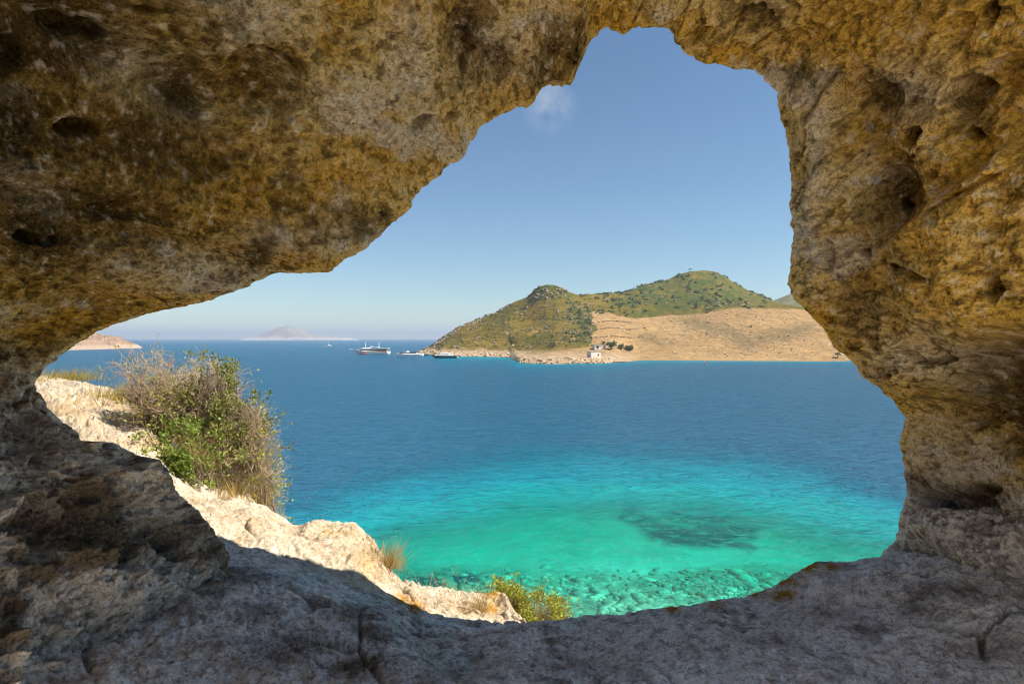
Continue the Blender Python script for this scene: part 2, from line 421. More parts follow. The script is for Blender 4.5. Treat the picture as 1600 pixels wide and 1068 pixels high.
D += 0.015 * fbm(B, 22, 3, 51, 0.75) * w_fine
k1, k2 = worley(Bw, 2.6, 9)
D += 0.075 * np.exp(-((k2 - k1) / 0.05) ** 2) * sstep(0.0, 0.4, pnoise(B, 1.1, 83)) * w_mid
sm1, sm2 = worley(B, 15.0, 4)
pitmask = sstep(0.05, 0.4, pnoise(B, 2.2, 63))
D += 0.044 * sstep(0.44, 0.26, sm1) * pitmask * w_mid
sn1, sn2 = worley(B, 31.0, 14)
D += 0.015 * sstep(0.42, 0.26, sn1) * sstep(-0.2, 0.3, pnoise(B, 3.1, 64)) * w_fine
leftlow = sstep(480, 330, PX) * sstep(560, 640, PY)
D += leftlow * w_mid * (0.07 * fbm(Bw, 3.6, 4, 141, 0.66) - 0.03 * fbm(Bw, 9.0, 3, 144, 0.6, True) + 0.08 * sstep(0.5, 0.25, g1) * sstep(-0.2, 0.3, pnoise(B, 2.0, 146)))
# hollows, holes and ledges one can pick out in the photograph: px, py, rx, ry, depth
def oval(hx, hy, rx, ry, rot, k):
    """1 inside a turned ellipse of the picture, falling off more or less sharply"""
    c_, s_ = math.cos(math.radians(rot)), math.sin(math.radians(rot))
    u = ((PX - hx) * c_ + (PY - hy) * s_) / rx; v = (-(PX - hx) * s_ + (PY - hy) * c_) / ry
    return np.exp(-np.maximum(u * u + v * v, 1e-6) ** k)
wob_px = 12 * fbm(B, 4.5, 4, 160, 0.62)
for (hx, hy, rx, ry, rot, dep, k) in [
    (410,125,62,48,20,.17,2),(300,140,60,44,10,.15,2),(130,205,30,13,-10,.16,3),(100,45,30,18,20,.15,3),(150,52,22,14,20,.12,3),(60,372,30,10,0,.14,3),(0,85,46,30,0,.16,2),(735,50,36,60,10,.16,2),(770,95,30,20,-20,.10,2),
    (655,190,20,15,-20,.13,3),(700,172,12,9,-20,.11,3),(565,35,16,8,-30,.08,3),(545,280,22,14,-30,.06,2),(200,330,60,22,0,.08,2),(310,250,60,30,0,.07,2),(520,205,16,8,30,.07,3),
    (1350,185,44,70,8,.17,1.6),(1378,150,50,30,-10,.10,2),(1400,305,48,66,25,.24,1.8),(1441,209,24,12,-38,.30,3),(1526,150,25,27,20,.20,2.2),(1536,206,12,10,0,.20,3),(1424,251,8,6,0,.16,3),(1443,240,7,5,0,.10,3),(1406,331,10,11,0,.18,3),
    (1330,388,46,46,0,.13,2.6),(1349,394,7,6,0,.12,3),(1350,480,34,60,-10,.08,2),(1392,478,26,34,0,.05,2),(1442,540,46,24,10,.07,2),(1395,500,30,30,0,.05,2),(1590,105,36,30,0,.18,2),(1505,35,30,24,0,.10,2),(1560,20,12,20,0,.12,3),
    (1490,772,58,21,-6,.26,3),(1545,600,80,50,-30,.16,1.6),(1580,625,34,34,0,.16,2),(1562,690,60,30,0,.10,1.6),(1426,812,20,30,0,.08,2),(1592,440,12,26,10,.12,3),(1360,600,30,14,30,.06,2),
    (60,820,60,36,10,.12,1.4),(140,862,40,18,10,.10,2),(110,780,26,16,0,.08,2),(200,800,26,14,0,.06,2),(40,880,30,14,0,.07,2),(30,690,40,70,0,.09,1.6),(225,838,50,20,20,.07,2),(165,880,14,22,-20,.10,3),(255,845,20,12,0,.10,3),(1180,22,54,24,-25,.10,2.5),(960,25,60,10,0,.05,2),(1255,60,26,20,0,.07,2)]:
    c_ = oval(hx + wob_px, hy + 0.7 * wob_px, rx, ry, rot, k)
    D += 1.15 * dep * c_ * w_mid
# ledges: below the first line a block bulges forward, below the second the wall falls back into a dark recess
def below(pts, soft):
    p = np.array(pts, float); yl = np.interp(PX, p[:, 0], p[:, 1])
    return sstep(-soft, soft, PY - yl + 1.2 * wob_px)
blk = below([(1385,372),(1430,352),(1480,305),(1540,258),(1600,216)], 9) * sstep(1385, 1430, PX) * (1 - below([(1380,478),(1480,500),(1560,520),(1600,512)], 40))
D -= 0.16 * blk * w_mid
D += 0.26 * below([(1390,655),(1440,618),(1520,545),(1600,492)], 14) * sstep(1420, 1500, PX) * sstep(720, 610, PY) * w_mid
# bright ridges
for pl, wd, dep in [([(1255,150),(1302,190),(1308,230),(1290,275),(1272,330),(1285,372)], 11, .06), ([(1325,285),(1335,330),(1362,368),(1374,430),(1372,520)], 10, .06), ([(1290,365),(1315,345),(1345,345),(1368,372)], 8, .05), ([(1480,300),(1440,240),(1470,180),(1500,120)], 12, .05), ([(1440,620),(1400,600),(1350,545),(1300,470)], 14, .05), ([(640,120),(660,150),(720,140),(790,80)], 14, .04), ([(100,545),(200,500),(330,450),(480,410)], 12, .04), ([(340,25),(330,80),(345,115),(380,60)], 14, .04), ([(470,80),(478,130),(455,190)], 12, .04), ([(130,690),(240,740),(300,820)], 16, .05)]:
    p = resample(pl, 4); m = (PX > p[:, 0].min() - 60) & (PX < p[:, 0].max() + 60) & (PY > p[:, 1].min() - 60) & (PY < p[:, 1].max() + 60)
    if m.any():
        a = np.stack([PX[m], PY[m]], 1); dd = np.full(len(a), 1e9)
        for q in p: dd = np.minimum(dd, np.hypot(a[:, 0] - q[0], a[:, 1] - q[1]))
        D[m] -= dep * np.exp(-((dd + 0.6 * wob_px[m]) / wd) ** 2) * w_mid[m]
# swelling brows between them
for (hx, hy, rx, ry, dep) in [(1540,360,120,90,-.13),(1480,500,110,40,-.07),(1300,300,40,160,-.06),(1420,600,90,26,-.07),(200,740,110,40,-.06),(430,380,140,40,-.06),(250,420,90,40,-.06),(560,170,60,120,-.04)]:
    r2 = ((PX - hx) / rx) ** 2 + ((PY - hy) / ry) ** 2
    D += 1.3 * dep * np.exp(-r2) * w_big
# cracks
for pl in [[(1250,60),(1185,20),(1120,0)],[(1330,300),(1290,350),(1300,420)],[(1405,545),(1440,565),(1500,560),(1560,550)],[(1600,500),(1520,540),(1440,615)],[(1600,255),(1530,290),(1480,320)],[(170,5),(215,15),(260,20)],[(1385,405),(1440,415),(1480,430)],[(380,75),(440,90),(475,110)],[(105,560),(60,590),(20,640)],[(150,820),(200,850),(180,880)]]:
    p = resample(pl, 3); dm = np.full(PX.shape, 1e9)
    near = (PX > p[:, 0].min() - 30) & (PX < p[:, 0].max() + 30) & (PY > p[:, 1].min() - 30) & (PY < p[:, 1].max() + 30)
    if near.any():
        a = np.stack([PX[near], PY[near]], 1); wob = 4 * pnoise(np.stack([a[:, 0] / 15, a[:, 1] / 15, a[:, 0] * 0], 1))
        dd = np.min(np.hypot(a[:, None, 0] - p[None, :, 0], a[:, None, 1] - p[None, :, 1]), 1) + wob
        dm[near] = dd
    D += 0.08 * np.exp(-(np.clip(dm, 0, 1e3) / 4.0) ** 2) * w_mid
Yd = Y + D * nY; Sd = S + D * nS
front = Yd > 0.3
Sd = np.where(front & (rimd > 0.01), np.maximum(Sd, Yd * rho[:, None] * 1.0015 + 0.0006), Sd)
inner = pts3(Yd, Sd)
# outside skin: lip, outer face, top, back to the rear edge
rings0 = np.array([(0.05, 0.012, 0.0), (0.13, 0.05, 0.0), (0.17, 0.16, 0.0), (0.10, 0.36, 0.0), (-0.12, 0.62, 0.02), (-0.45, 0.9, 0.08), (-0.95, 1.2, 0.3), (-1.5, 1.4, 0.6), (-2.4, 1.4, 0.9), (-3.6, 1.2, 1.0)])
rk = np.r_[0, 1, 2, 3, np.arange(3.5, 9.01, 0.34)]
rings = [tuple(np.interp(q, np.arange(10), rings0[:, c]) for c in range(3)) for q in rk]
outer = []
for (dy, ds, f) in rings[::-1]:
    yy = np.maximum(y_r + dy, Y_CUT + 0.12)
    tq = np.clip((y_r - yy) / (y_r - Y_END), 0, 1)
    s_in = S_r + (S_m - S_r) * (1 - (1 - tq) ** 2.6)
    ss = np.maximum(np.maximum(S_r + ds, (S_m + 0.55) * f), s_in + 0.10 + 0.62 * sstep(0.03, -0.3, dy)) + np.where(dy > 0, dy * rho, 0)
    if dy > 0.03: ss = S_r + ds + dy * rho
    else:
        win = np.abs(Yd - yy[:, None]) < 0.45
        ss = np.maximum(ss, np.where(win, Sd, 0).max(1) + 0.15 * sstep(0.0, -0.2, dy) + 0.02)
    p = pts3(yy[:, None], ss[:, None])[:, 0]
    a = min(1.0, max(0.0, (ds - 0.02) / 0.5))
    q = 0.14 * (fbm(p, 1.6, 4, 91) + 1.0) * a
    p = p + np.stack([e[:, 0] * q, 0.5 * q, e[:, 1] * q], -1)
    outer.append(p)
outer = np.stack(outer, 1)
ARCH = np.concatenate([outer, inner], 1)
ARCH = np.concatenate([ARCH, ARCH[:, :1]], 1)            # close the rear edge
me = grid_mesh('rock_arch', ARCH.astype(np.float32), wrap=True)
def lerp(c, c2, w): return c + (np.asarray(c2, np.float32) - c) * w[..., None]
def spots(X, Yv, tab, wob=0.0):
    m = np.zeros(X.shape, np.float32)
    for (hx, hy, rx, ry, *a) in tab:
        m = np.maximum(m, (a[0] if a else 1.0) * np.exp(-(((X - hx) / rx) ** 2 + ((Yv - hy) / ry) ** 2 + wob)))
    return m
gz = B[..., 2] - EYE
n_big = fbm(B, 0.9, 3, 101); n_mid = fbm(B * np.array([1, 1, 1.4], np.float32), 2.6, 4, 105, 0.52); n_um = fbm(B, 2.0, 4, 111, 0.52); n_fin = fbm(B, 19, 3, 121, 0.75)
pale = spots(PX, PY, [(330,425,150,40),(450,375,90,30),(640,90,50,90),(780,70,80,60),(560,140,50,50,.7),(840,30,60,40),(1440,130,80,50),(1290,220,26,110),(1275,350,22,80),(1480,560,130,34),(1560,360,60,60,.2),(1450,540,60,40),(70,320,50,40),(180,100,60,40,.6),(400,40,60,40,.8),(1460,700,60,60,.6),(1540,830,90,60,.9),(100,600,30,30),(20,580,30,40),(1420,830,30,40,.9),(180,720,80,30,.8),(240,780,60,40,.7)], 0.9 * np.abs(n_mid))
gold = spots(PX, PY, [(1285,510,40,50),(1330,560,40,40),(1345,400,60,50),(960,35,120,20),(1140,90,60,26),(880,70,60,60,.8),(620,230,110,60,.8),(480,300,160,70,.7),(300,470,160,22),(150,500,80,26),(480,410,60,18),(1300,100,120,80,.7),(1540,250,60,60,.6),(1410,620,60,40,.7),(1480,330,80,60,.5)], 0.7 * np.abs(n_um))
dark = spots(PX, PY, [(730,55,32,60),(770,90,40,30,.7),(420,130,50,50,.8),(300,150,50,50,.8),(110,60,60,40,.7),(0,90,50,50),(1400,310,40,60),(1390,150,50,40,.8),(1560,600,90,60),(1590,690,60,40,.7),(250,230,110,60,.6),(60,380,80,40,.7),(170,330,90,40,.6),(850,110,40,30,.8),(920,100,30,30,.6),(1340,480,36,60,.6),(1180,20,50,22,.8),(1420,420,30,60,.5),(60,830,80,60),(160,850,80,40,.9),(250,840,60,30,.8),(320,870,40,26,.8),(40,690,40,60,.6),(1480,775,60,26,.6),(20,200,60,60,.7)], 0.6 * np.abs(n_um))  # umber patches; on the left mound they paint in shade of its hollows
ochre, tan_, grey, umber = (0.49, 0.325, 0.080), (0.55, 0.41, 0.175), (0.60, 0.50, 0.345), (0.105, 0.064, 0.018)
col = np.zeros(B.shape, np.float32) + np.asarray(ochre, np.float32)
col = lerp(col, tan_, sstep(-0.15, 0.35, n_big + 0.5 * n_mid))
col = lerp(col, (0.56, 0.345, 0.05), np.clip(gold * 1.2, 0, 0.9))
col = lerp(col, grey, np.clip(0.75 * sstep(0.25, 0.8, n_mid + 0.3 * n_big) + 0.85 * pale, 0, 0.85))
corner_shade = np.maximum(sstep(620, 60, PX) * sstep(540, 260, PY), 0.8 * sstep(120, 0, PX) * sstep(500, 620, PY) * sstep(960, 860, PY))  # shade of the upper left and left edge, painted in as umber
col = lerp(col, umber, np.clip(0.7 * sstep(0.25 - 0.35 * corner_shade, 0.9, n_um) + 0.95 * dark + 0.55 * corner_shade, 0, 0.92))
col = lerp(col, umber, 0.6 * sstep(0.0, -0.8, n_fin + 0.3 * n_mid))
col = lerp(col, (0.62, 0.53, 0.40), 0.5 * sstep(0.3, 0.9, n_fin))
gmask = sstep(-0.02, -0.55, gz + 0.22 * n_mid) * np.maximum(sstep(760, 330, PX), sstep(-0.55, -0.95, gz))
fl = lerp(np.zeros_like(col) + np.asarray((0.64, 0.585, 0.51), np.float32), (0.19, 0.145, 0.10), np.clip(sstep(0.0, 0.6, n_um) + dark, 0, 0.95))
fl = lerp(fl, (0.15, 0.105, 0.07), 0.6 * sstep(0.1, -0.6, n_fin + 0.4 * n_mid))
col = lerp(col, fl, gmask)
cm = np.asarray((0.29, 0.208, 0.092), np.float32); colp = cm * (np.maximum(col, 0.005) / cm) ** (1.5, 1.48, 1.42)
fm = np.asarray((0.36, 0.32, 0.27), np.float32); colf = fm * (np.maximum(col, 0.005) / fm) ** 1.25
col = colp + (colf - colp) * gmask[..., None]
col = np.maximum(col, 0.01) * np.minimum(1, 0.70 / np.maximum(col.max(-1, keepdims=True), 0.01))
guano = np.exp(-(((PX - 1382) / 34) ** 2 + ((PY - 203) / 16) ** 2) ** 2) + 0.7 * np.exp(-(((PX - 1357) / 14) ** 2 + ((PY - 283) / 14) ** 2) ** 2)
col = lerp(col, (0.80, 0.78, 0.74), np.clip(guano, 0, 1) * (Y > .3) * sstep(0.1, 0.3, fbm(B * np.array([1, 1, .35], np.float32), 40, 2, 131)))
pad = np.zeros((NU, outer.shape[1], 3), np.float32) + np.asarray((0.52, 0.42, 0.28), np.float32)
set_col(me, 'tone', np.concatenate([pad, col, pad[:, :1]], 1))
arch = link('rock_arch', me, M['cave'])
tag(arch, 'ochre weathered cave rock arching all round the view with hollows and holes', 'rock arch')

# ------------------------------------------------------------------ the ground: cave floor running out to a sunlit ledge and a cliff
GC = {
 -400: [(2.2,1068),(2.8,930),(3.7,800),(6.0,670),(9.5,585)],
 0:    [(2.3,1068),(2.8,960),(3.6,800),(6.0,680),(9.2,583)],
 60:   [(2.3,1068),(2.8,950),(3.7,800),(6.0,655),(9.2,583)],
 90:   [(2.3,1068),(2.8,950),(3.7,800),(6.0,650),(9.0,588)],
 120:  [(2.3,1068),(2.9,945),(3.7,805),(6.0,652),(8.8,592)],
 150:  [(2.3,1068),(2.9,940),(3.7,810),(6.0,660),(8.5,598)],
 180:  [(2.3,1068),(2.9,940),(3.7,815),(5.8,675),(8.2,606)],
 200:  [(2.3,1068),(2.9,940),(3.7,820),(5.5,690),(8.0,616)],
 250:  [(2.3,1068),(2.9,935),(3.7,835),(5.2,715),(7.0,668)],
 300:  [(2.3,1068),(2.9,935),(3.7,852),(4.9,775),(6.3,735)],
 350:  [(2.3,1068),(2.9,940),(3.7,866),(4.8,795),(5.9,768)],
 385:  [(2.3,1068),(2.9,945),(3.75,872),(4.8,808),(5.8,782)],
 420:  [(2.3,1068),(2.95,948),(3.8,878),(4.8,822),(5.7,797)],
 440:  [(2.3,1068),(2.95,950),(3.8,881),(4.8,832),(5.65,808)],
 455:  [(2.3,1068),(2.95,952),(3.85,884),(4.8,842),(5.6,822)],
 480:  [(2.3,1068),(2.95,955),(3.9,888),(4.9,838),(5.5,817)],
 520:  [(2.3,1068),(2.95,960),(4.0,897),(4.9,838),(5.4,812)],
 555:  [(2.3,1068),(2.95,965),(4.0,905),(4.9,846),(5.4,821)],
 585:  [(2.3,1068),(2.95,970),(4.1,912),(4.8,878),(5.25,849)],
 598:  [(2.3,1068),(2.95,972),(4.1,918),(4.7,892),(5.15,868)],
 608:  [(2.3,1068),(2.9,975),(4.1,924),(4.7,908),(5.0,900)],
 640:  [(2.3,1068),(2.9,985),(3.9,945),(4.8,932),(5.9,918)],
 660:  [(2.3,1068),(2.8,1000),(3.5,958),(5.0,948),(6.1,921)],
 700:  [(2.3,1068),(2.75,1008),(3.3,972),(5.1,962),(6.2,922)],
 740:  [(2.3,1068),(2.7,1020),(3.2,984),(5.2,975),(6.2,922)],
 775:  [(2.3,1068),(2.7,1015),(3.15,977),(5.2,985),(6.1,921)],
 790:  [(2.3,1068),(2.7,1012),(3.12,973),(5.2,985),(6.0,924)],
 800:  [(2.3,1068),(2.7,1010),(3.1,970),(5.2,990),(5.8,945)],
 818:  [(2.3,1068),(2.7,1010),(3.1,967),(5.0,1000),(5.6,972)],
 850:  [(2.3,1068),(2.7,1008),(3.1,965),(4.8,1040),(5.6,1010)],
 900:  [(2.3,1068),(2.7,1005),(3.1,961),(4.4,1090),(5.4,1060)],
 1000: [(2.3,1068),(2.7,1000),(3.15,947),(3.9,1060),(4.6,1090)],
 1100: [(2.3,1068),(2.75,990),(3.2,933),(3.8,1020),(4.4,1080)],
 1170: [(2.3,1068),(2.75,985),(3.3,922),(3.8,1000),(4.4,1080)],
 1230: [(2.3,1068),(2.75,975),(3.35,895),(3.8,990),(4.4,1080)],
 1260: [(2.3,1068),(2.75,970),(3.4,877),(3.8,980),(4.4,1080)],
 1280: [(2.3,1068),(2.75,970),(3.4,869),(3.8,980),(4.4,1080)],
 1320: [(2.3,1068),(2.75,968),(3.45,873),(3.8,960),(4.4,1080)],
 1400: [(2.3,1068),(2.8,958),(3.6,860),(4.0,940),(4.6,1080)],
 1500: [(2.3,1065),(2.8,950),(3.6,845),(4.1,900),(4.8,1060)],
 1600: [(2.3,1060),(2.8,945),(3.6,835),(4.1,880),(4.8,1060)],
 2000: [(2.2,1060),(2.8,940),(3.6,830),(4.1,880),(4.8,1060)],
}
def col_table(tab, pxs, smooth_px=0):
    ks = sorted(tab); K = len(tab[ks[0]])
    out = np.zeros((len(pxs), K, 2))
    for k in range(K):
        for c in range(2):
            out[:, k, c] = np.interp(pxs, ks, [tab[q][k][c] for q in ks])
    return out
gpx = np.r_[np.arange(-400, -20, 12), np.arange(-20, 1620, 1.9), np.arange(1620, 2001, 12)]
gt = col_table(GC, gpx)
for _ in range(3): gt[1:-1] = 0.25 * gt[:-2] + 0.5 * gt[1:-1] + 0.25 * gt[2:]
ncol = len(gpx)
gd = [np.full(ncol, 0.25)]; gz_ = [np.full(ncol, -1.30)]; gd += [np.full(ncol, 1.6)]; gz_ += [np.full(ncol, -1.28)]
for k in range(5):
    gd.append(gt[:, k, 0]); gz_.append(-(gt[:, k, 1] - CY) / FPX * gt[:, k, 0])
eD, eZ = gd[-1], gz_[-1]
for (a, b) in ((0.10, -0.22), (0.35, -1.1), (1.0, -3.2), (2.2, -6.5), (5.0, -11.6), (9.0, -13.4), (14.0, -14.6)):
    gd.append(eD + a); gz_.append(np.minimum(eZ + b, eZ + b) if b > -6 else np.full(ncol, b))
seg = [5, 22, 78, 66, 60, 66, 6, 10, 14, 16, 20, 14, 10]
rows_d, rows_z, zone = [], [], []
for s_, n_ in enumerate(seg):
    f = np.arange(n_) / n_
    for q in f:
        rows_d.append(gd[s_] * (1 - q) + gd[s_ + 1] * q); rows_z.append(gz_[s_] * (1 - q) + gz_[s_ + 1] * q); zone.append(s_ + q)
rows_d.append(gd[-1]); rows_z.append(gz_[-1]); zone.append(len(seg))
RD = np.stack(rows_d, 1); RZ = np.stack(rows_z, 1); zone = np.array(zone)
for _ in range(10):
    RZ[:, 1:-1] = 0.25 * RZ[:, :-2] + 0.5 * RZ[:, 1:-1] + 0.25 * RZ[:, 2:]
GX = (gpx[:, None] - CX) / FPX * RD
G = np.stack([GX, RD, EYE + RZ], -1).astype(np.float32)
near_edge = np.minimum(np.abs(zone - 4), np.abs(zone - 6))[None, :]
damp = 0.35 + 0.65 * sstep(0, 0.35, near_edge)
cl = sstep(6, 8, zone)[None, :]
Gw = G + 0.1 * np.stack([pnoise(G, 2.0, 3), pnoise(G, 2.0, 5), pnoise(G, 2.0, 7)], -1)
dz = 0.050 * fbm(G, 1.6, 2, 2) * damp + 0.017 * fbm(Gw * np.array([1, 1.25, 1], np.float32), 5.0, 4, 13, 0.55, True) * damp - 0.02
h1, h2 = worley(Gw, 4.2, 5)
dz += -0.045 * np.clip(1 - (h1 / 0.5) ** 2, 0, 1) * sstep(0.0, 0.4, pnoise(G, 1.6, 17)) * damp
i1, i2 = worley(G, 16.0, 6)
dz += -0.009 * sstep(0.45, 0.2, i1) * sstep(-0.1, 0.35, pnoise(G, 2.6, 19))
dz += 0.007 * fbm(G * np.array([0.7, 1.2, 1], np.float32), 20, 3, 23, 0.8)
j1, j2 = worley(G, 34.0, 16)
dz += -0.006 * sstep(0.42, 0.26, j1) * sstep(-0.2, 0.3, pnoise(G, 3.1, 65))
l1, l2 = worley(Gw, 2.4, 19)
dz += -0.045 * np.exp(-((l2 - l1) / 0.05) ** 2) * sstep(-0.1, 0.3, pnoise(G, 1.2, 85)) * damp
outz = sstep(3.6, 4.4, RD)
dz += outz * (damp - 0.22) * (0.07 * fbm(Gw, 2.6, 4, 151, 0.6, True) - 0.03)
dz += 0.9 * cl * fbm(G, 0.45, 5, 29)
# a few blocks proud of the floor, and the brown overhanging ledge at centre left
G[..., 2] += dz
push = cl * 0.8 * fbm(G, 0.5, 4, 33)
G[..., 1] += push
me = bpy.data.meshes.new('x')
# rear apron: unseen ground behind the eye, left bank added to bounce sunlight in
ax, ay = np.meshgrid(np.linspace(-10, 9, 120), np.linspace(-14, 1.4, 100), indexing='ij')
A = np.stack([ax, ay, np.full_like(ax, EYE - 1.36)], -1).astype(np.float32)
A[..., 2] += 0.08 * fbm(A, 0.9, 5, 44) - 0.05 + np.minimum(1.3 * np.maximum(0, -ax - 2.0), 6.0) * (1 + .2 * pnoise(A, 0.5, 4)) * sstep(1.3, 0.3, ay)
v_all = np.vstack([G.reshape(-1, 3), A.reshape(-1, 3)])
f_all = np.concatenate([grid_faces(*G.shape[:2]), grid_faces(*A.shape[:2], base=G.shape[0] * G.shape[1])])
me = raw_mesh('rocky_ground', v_all, f_all, 4); smooth(me)
GPX = CX + FPX * G[..., 0] / G[..., 1]; GPY = CY - FPX * (G[..., 2] - EYE) / G[..., 1]
# floor colour lifted under the rock to offset its shade, darker outside in sun
n1 = fbm(G, 1.3, 4, 201, 0.6); n2 = fbm(G, 3.0, 5, 207, 0.62); n3 = fbm(G, 15, 3, 213, 0.7); n4 = fbm(Gw, 6.0, 4, 217, 0.62)
inn = 1 - sstep(3.45, 4.25, G[..., 1] + 0.3 * n1)
out_c = lerp(np.zeros_like(G) + np.asarray((0.46, 0.362, 0.242), np.float32), (0.52, 0.44, 0.325), sstep(-0.3, 0.5, n1))
gold = spots(GPX, GPY, [(575,880,22,30),(520,830,50,14,.6),(640,945,14,16),(770,930,16,14),(540,800,40,20,.5),(120,640,60,20,.5),(235,690,30,14,.7),(720,950,60,12,.4),(190,650,60,14,.4)], 0.5 * np.abs(n2))
out_c = lerp(out_c, (0.47, 0.29, 0.10), np.clip(0.35 * sstep(0.3, 0.9, n2) + gold * 0.8, 0, 0.85))
out_c = lerp(out_c, (0.27, 0.19, 0.115), 0.65 * sstep(0.35, 0.95, n4))
in_c = lerp(np.zeros_like(G) + np.asarray((0.80, 0.73, 0.64), np.float32), (0.86, 0.82, 0.75), sstep(0.1, 0.7, n1 + 0.5 * n2))
brown = spots(GPX, GPY, [(560,955,46,20),(600,985,30,20,.6),(330,900,90,24),(120,920,90,24,.9),(430,1010,90,30,.9),(250,950,90,16,.7),(560,1040,60,20,.8),(700,1060,60,20,.7),(40,970,70,30,.8),(410,960,40,20,.7),(1290,960,60,14,.6),(1500,920,50,16,.7),(1560,1010,60,24,.7),(1440,950,40,14,.5),(1200,1000,50,12,.5),(900,1040,80,14,.5),(1080,900,80,10,.5)], 0.5 * np.abs(n2))
in_c = lerp(in_c, (0.14, 0.095, 0.062), np.clip(0.7 * sstep(0.30, 0.9, n2) + 1.1 * brown, 0, 0.9))
in_c = lerp(in_c, (0.82, 0.80, 0.77), np.clip(spots(GPX, GPY, [(110,1000,110,22),(260,990,70,18,.8),(390,1000,60,20,.7),(60,1040,80,18,.7),(500,900,60,10,.6),(1000,990,90,14,.5),(1420,900,60,16,.6),(1300,1010,100,16,.4)], 0.6 * np.abs(n4)), 0, 0.8))
in_c = lerp(in_c, (0.26, 0.21, 0.165), 0.5 * sstep(0.3, 0.95, n4))
grn = spots(GPX, GPY, [(600,935,60,16),(480,905,50,14,.7),(660,990,50,40),(700,1030,50,30),(490,940,40,16,.6),(900,975,90,14,.4)], 0.6 * np.abs(n2))
in_c = lerp(in_c, (0.46, 0.56, 0.49), np.clip(grn * 0.9, 0, 0.8))
gcol = lerp(out_c, in_c, np.broadcast_to(inn[..., None], G.shape)[..., 0])
gcol = lerp(gcol, (0.17, 0.13, 0.095), 0.55 * sstep(0.05, -0.75, n3 + 0.4 * n4) * (0.55 + 0.45 * inn))
gcol = lerp(gcol, (0.78, 0.75, 0.70), 0.4 * sstep(0.4, 0.9, n3))
gcol = lerp(gcol, (0.16, 0.105, 0.06), 0.75 * np.exp(-((l2 - l1) / 0.035) ** 2) * sstep(-0.15, 0.25, pnoise(G, 1.2, 85)))
lich = spots(GPX, GPY, [(1265,880,22,16),(1215,905,22,12),(1180,925,18,8),(1225,930,22,10),(1120,945,14,7),(1050,950,12,6),(1240,905,20,10),(650,948,14,10),(625,935,12,8),(768,925,12,8),(770,950,10,8),(1300,885,12,7),(1425,845,14,8)], 0.4 * np.abs(n2))
gcol = lerp(gcol, (0.40, 0.20, 0.02), np.clip(lich * 1.5, 0, 1) * sstep(-0.1, 0.3, n3 + 0.4))
ac = np.zeros((A.shape[0] * A.shape[1], 3)) + np.array((0.62, 0.53, 0.41))
set_col(me, 'tone', np.vstack([gcol.reshape(-1, 3), ac]))
ground = link('rocky_ground', me, M['ground']); tag(ground, kind='structure')
def ground_z(px, d):
    i = int(np.argmin(np.abs(gpx - px))); return float(np.interp(d, G[i, :, 1], G[i, :, 2]))
def on_ground(px, d):
    return np.array([(px - CX) / FPX * d, d, ground_z(px, d)])

# ------------------------------------------------------------------ sea and seabed
def bay_depth(px, py):
    """how deep the water is where the surface is seen at px, py"""
    ks = np.array([560, 640, 696, 722, 744, 766, 794, 824, 852, 880, 910, 960, 1100])
    dp = np.array([30, 26, 20, 14, 10.5, 8.2, 6.2, 4.6, 3.6, 2.6, 1.9, 1.2, 0.7])
    sh = np.interp(px, [-800, 300, 450, 600, 800, 1000, 1150, 1250, 1350, 1450, 2400], [110, 90, 66, 26, -2, -12, -4, 20, 48, 70, 100])
    return np.interp(py - sh, ks, dp)
wpx = np.r_[np.arange(-2600, -100, 60), np.arange(-100, 1700, 8), np.arange(1700, 4200, 60)]
wpy = np.r_[np.linspace(1900, 1000, 30), np.arange(992, 700, -4), np.arange(700, 560, -4), np.arange(560, 536, -1.5), [535, 534, 533, 532, 531.5, 531, 530.6, 530.2, 529.9]]
WD = EYE * FPX / (wpy - CY)
wx = (wpx[:, None] - CX) / FPX * WD[None, :]
Wp = np.stack([wx, np.broadcast_to(WD, wx.shape), np.zeros_like(wx)], -1)
PXg, PYg = np.broadcast_arrays(wpx[:, None], wpy[None, :])
nzp = np.stack([Wp[..., 0] / 60, Wp[..., 1] / 60, np.zeros_like(wx)], -1)
dep = bay_depth(PXg + 40 * fbm(nzp, 3, 3, 4), PYg + 14 * fbm(nzp, 3, 4, 6, 0.6))
# shallows along the far shore
far = np.interp(PXg, [600, 660, 700, 800, 950, 1050, 1150, 1500], [0, 5, 20, 20, 16, 12, 8, 6])
shore_y = np.interp(PXg, [600, 655, 700, 750, 795, 812, 950, 1000, 1100, 1340, 1700], [551, 552, 556, 557, 558, 567, 567, 562.5, 563.5, 565.5, 567])
fd = np.clip((PYg - shore_y) / np.maximum(far, 0.5), 0, 1.5)
fmask = (PXg > 640) & (PYg < 600)
fmask &= PYg > shore_y - 1.5
dep = np.where(fmask, np.minimum(dep, 11.5 + 12 * np.clip(fd - 0.05, 0, 2) ** 1.2), dep)
Kabs = np.array([0.48, 0.026, 0.034])
trans = np.exp(-Kabs * dep[..., None] * 1.5)
scat = 1 - np.exp(-0.03 * dep - (dep / 8.3) ** 3)
me = grid_mesh('sea', Wp.astype(np.float32))
bd = np.array([0.0, 2.0, 4.0, 7.0, 10.0, 14.0, 20.0, 30.0])
bc = np.array([[.03, .22, .15], [.01, .28, .19], [.0, .72, .60], [.0, .70, .72], [.0, .38, .50], [.006, .18, .29], [.022, .155, .275], [.028, .145, .26]])
body = 0.80 * np.stack([np.interp(dep, bd, bc[:, c]) for c in range(3)], -1)
set_col(me, 'body', body); set_col(me, 'trans', trans); set_attr(me, 'scat', scat)
sea = link('sea', me, M['sea']); tag(sea, kind='structure')
keep = wpy > 545
SB = Wp[:, keep].copy(); SB[..., 2] = -np.minimum(0.26 * dep[:, keep], 5.0)     # looked at through the surface the bed stands up to about a quarter of its depth
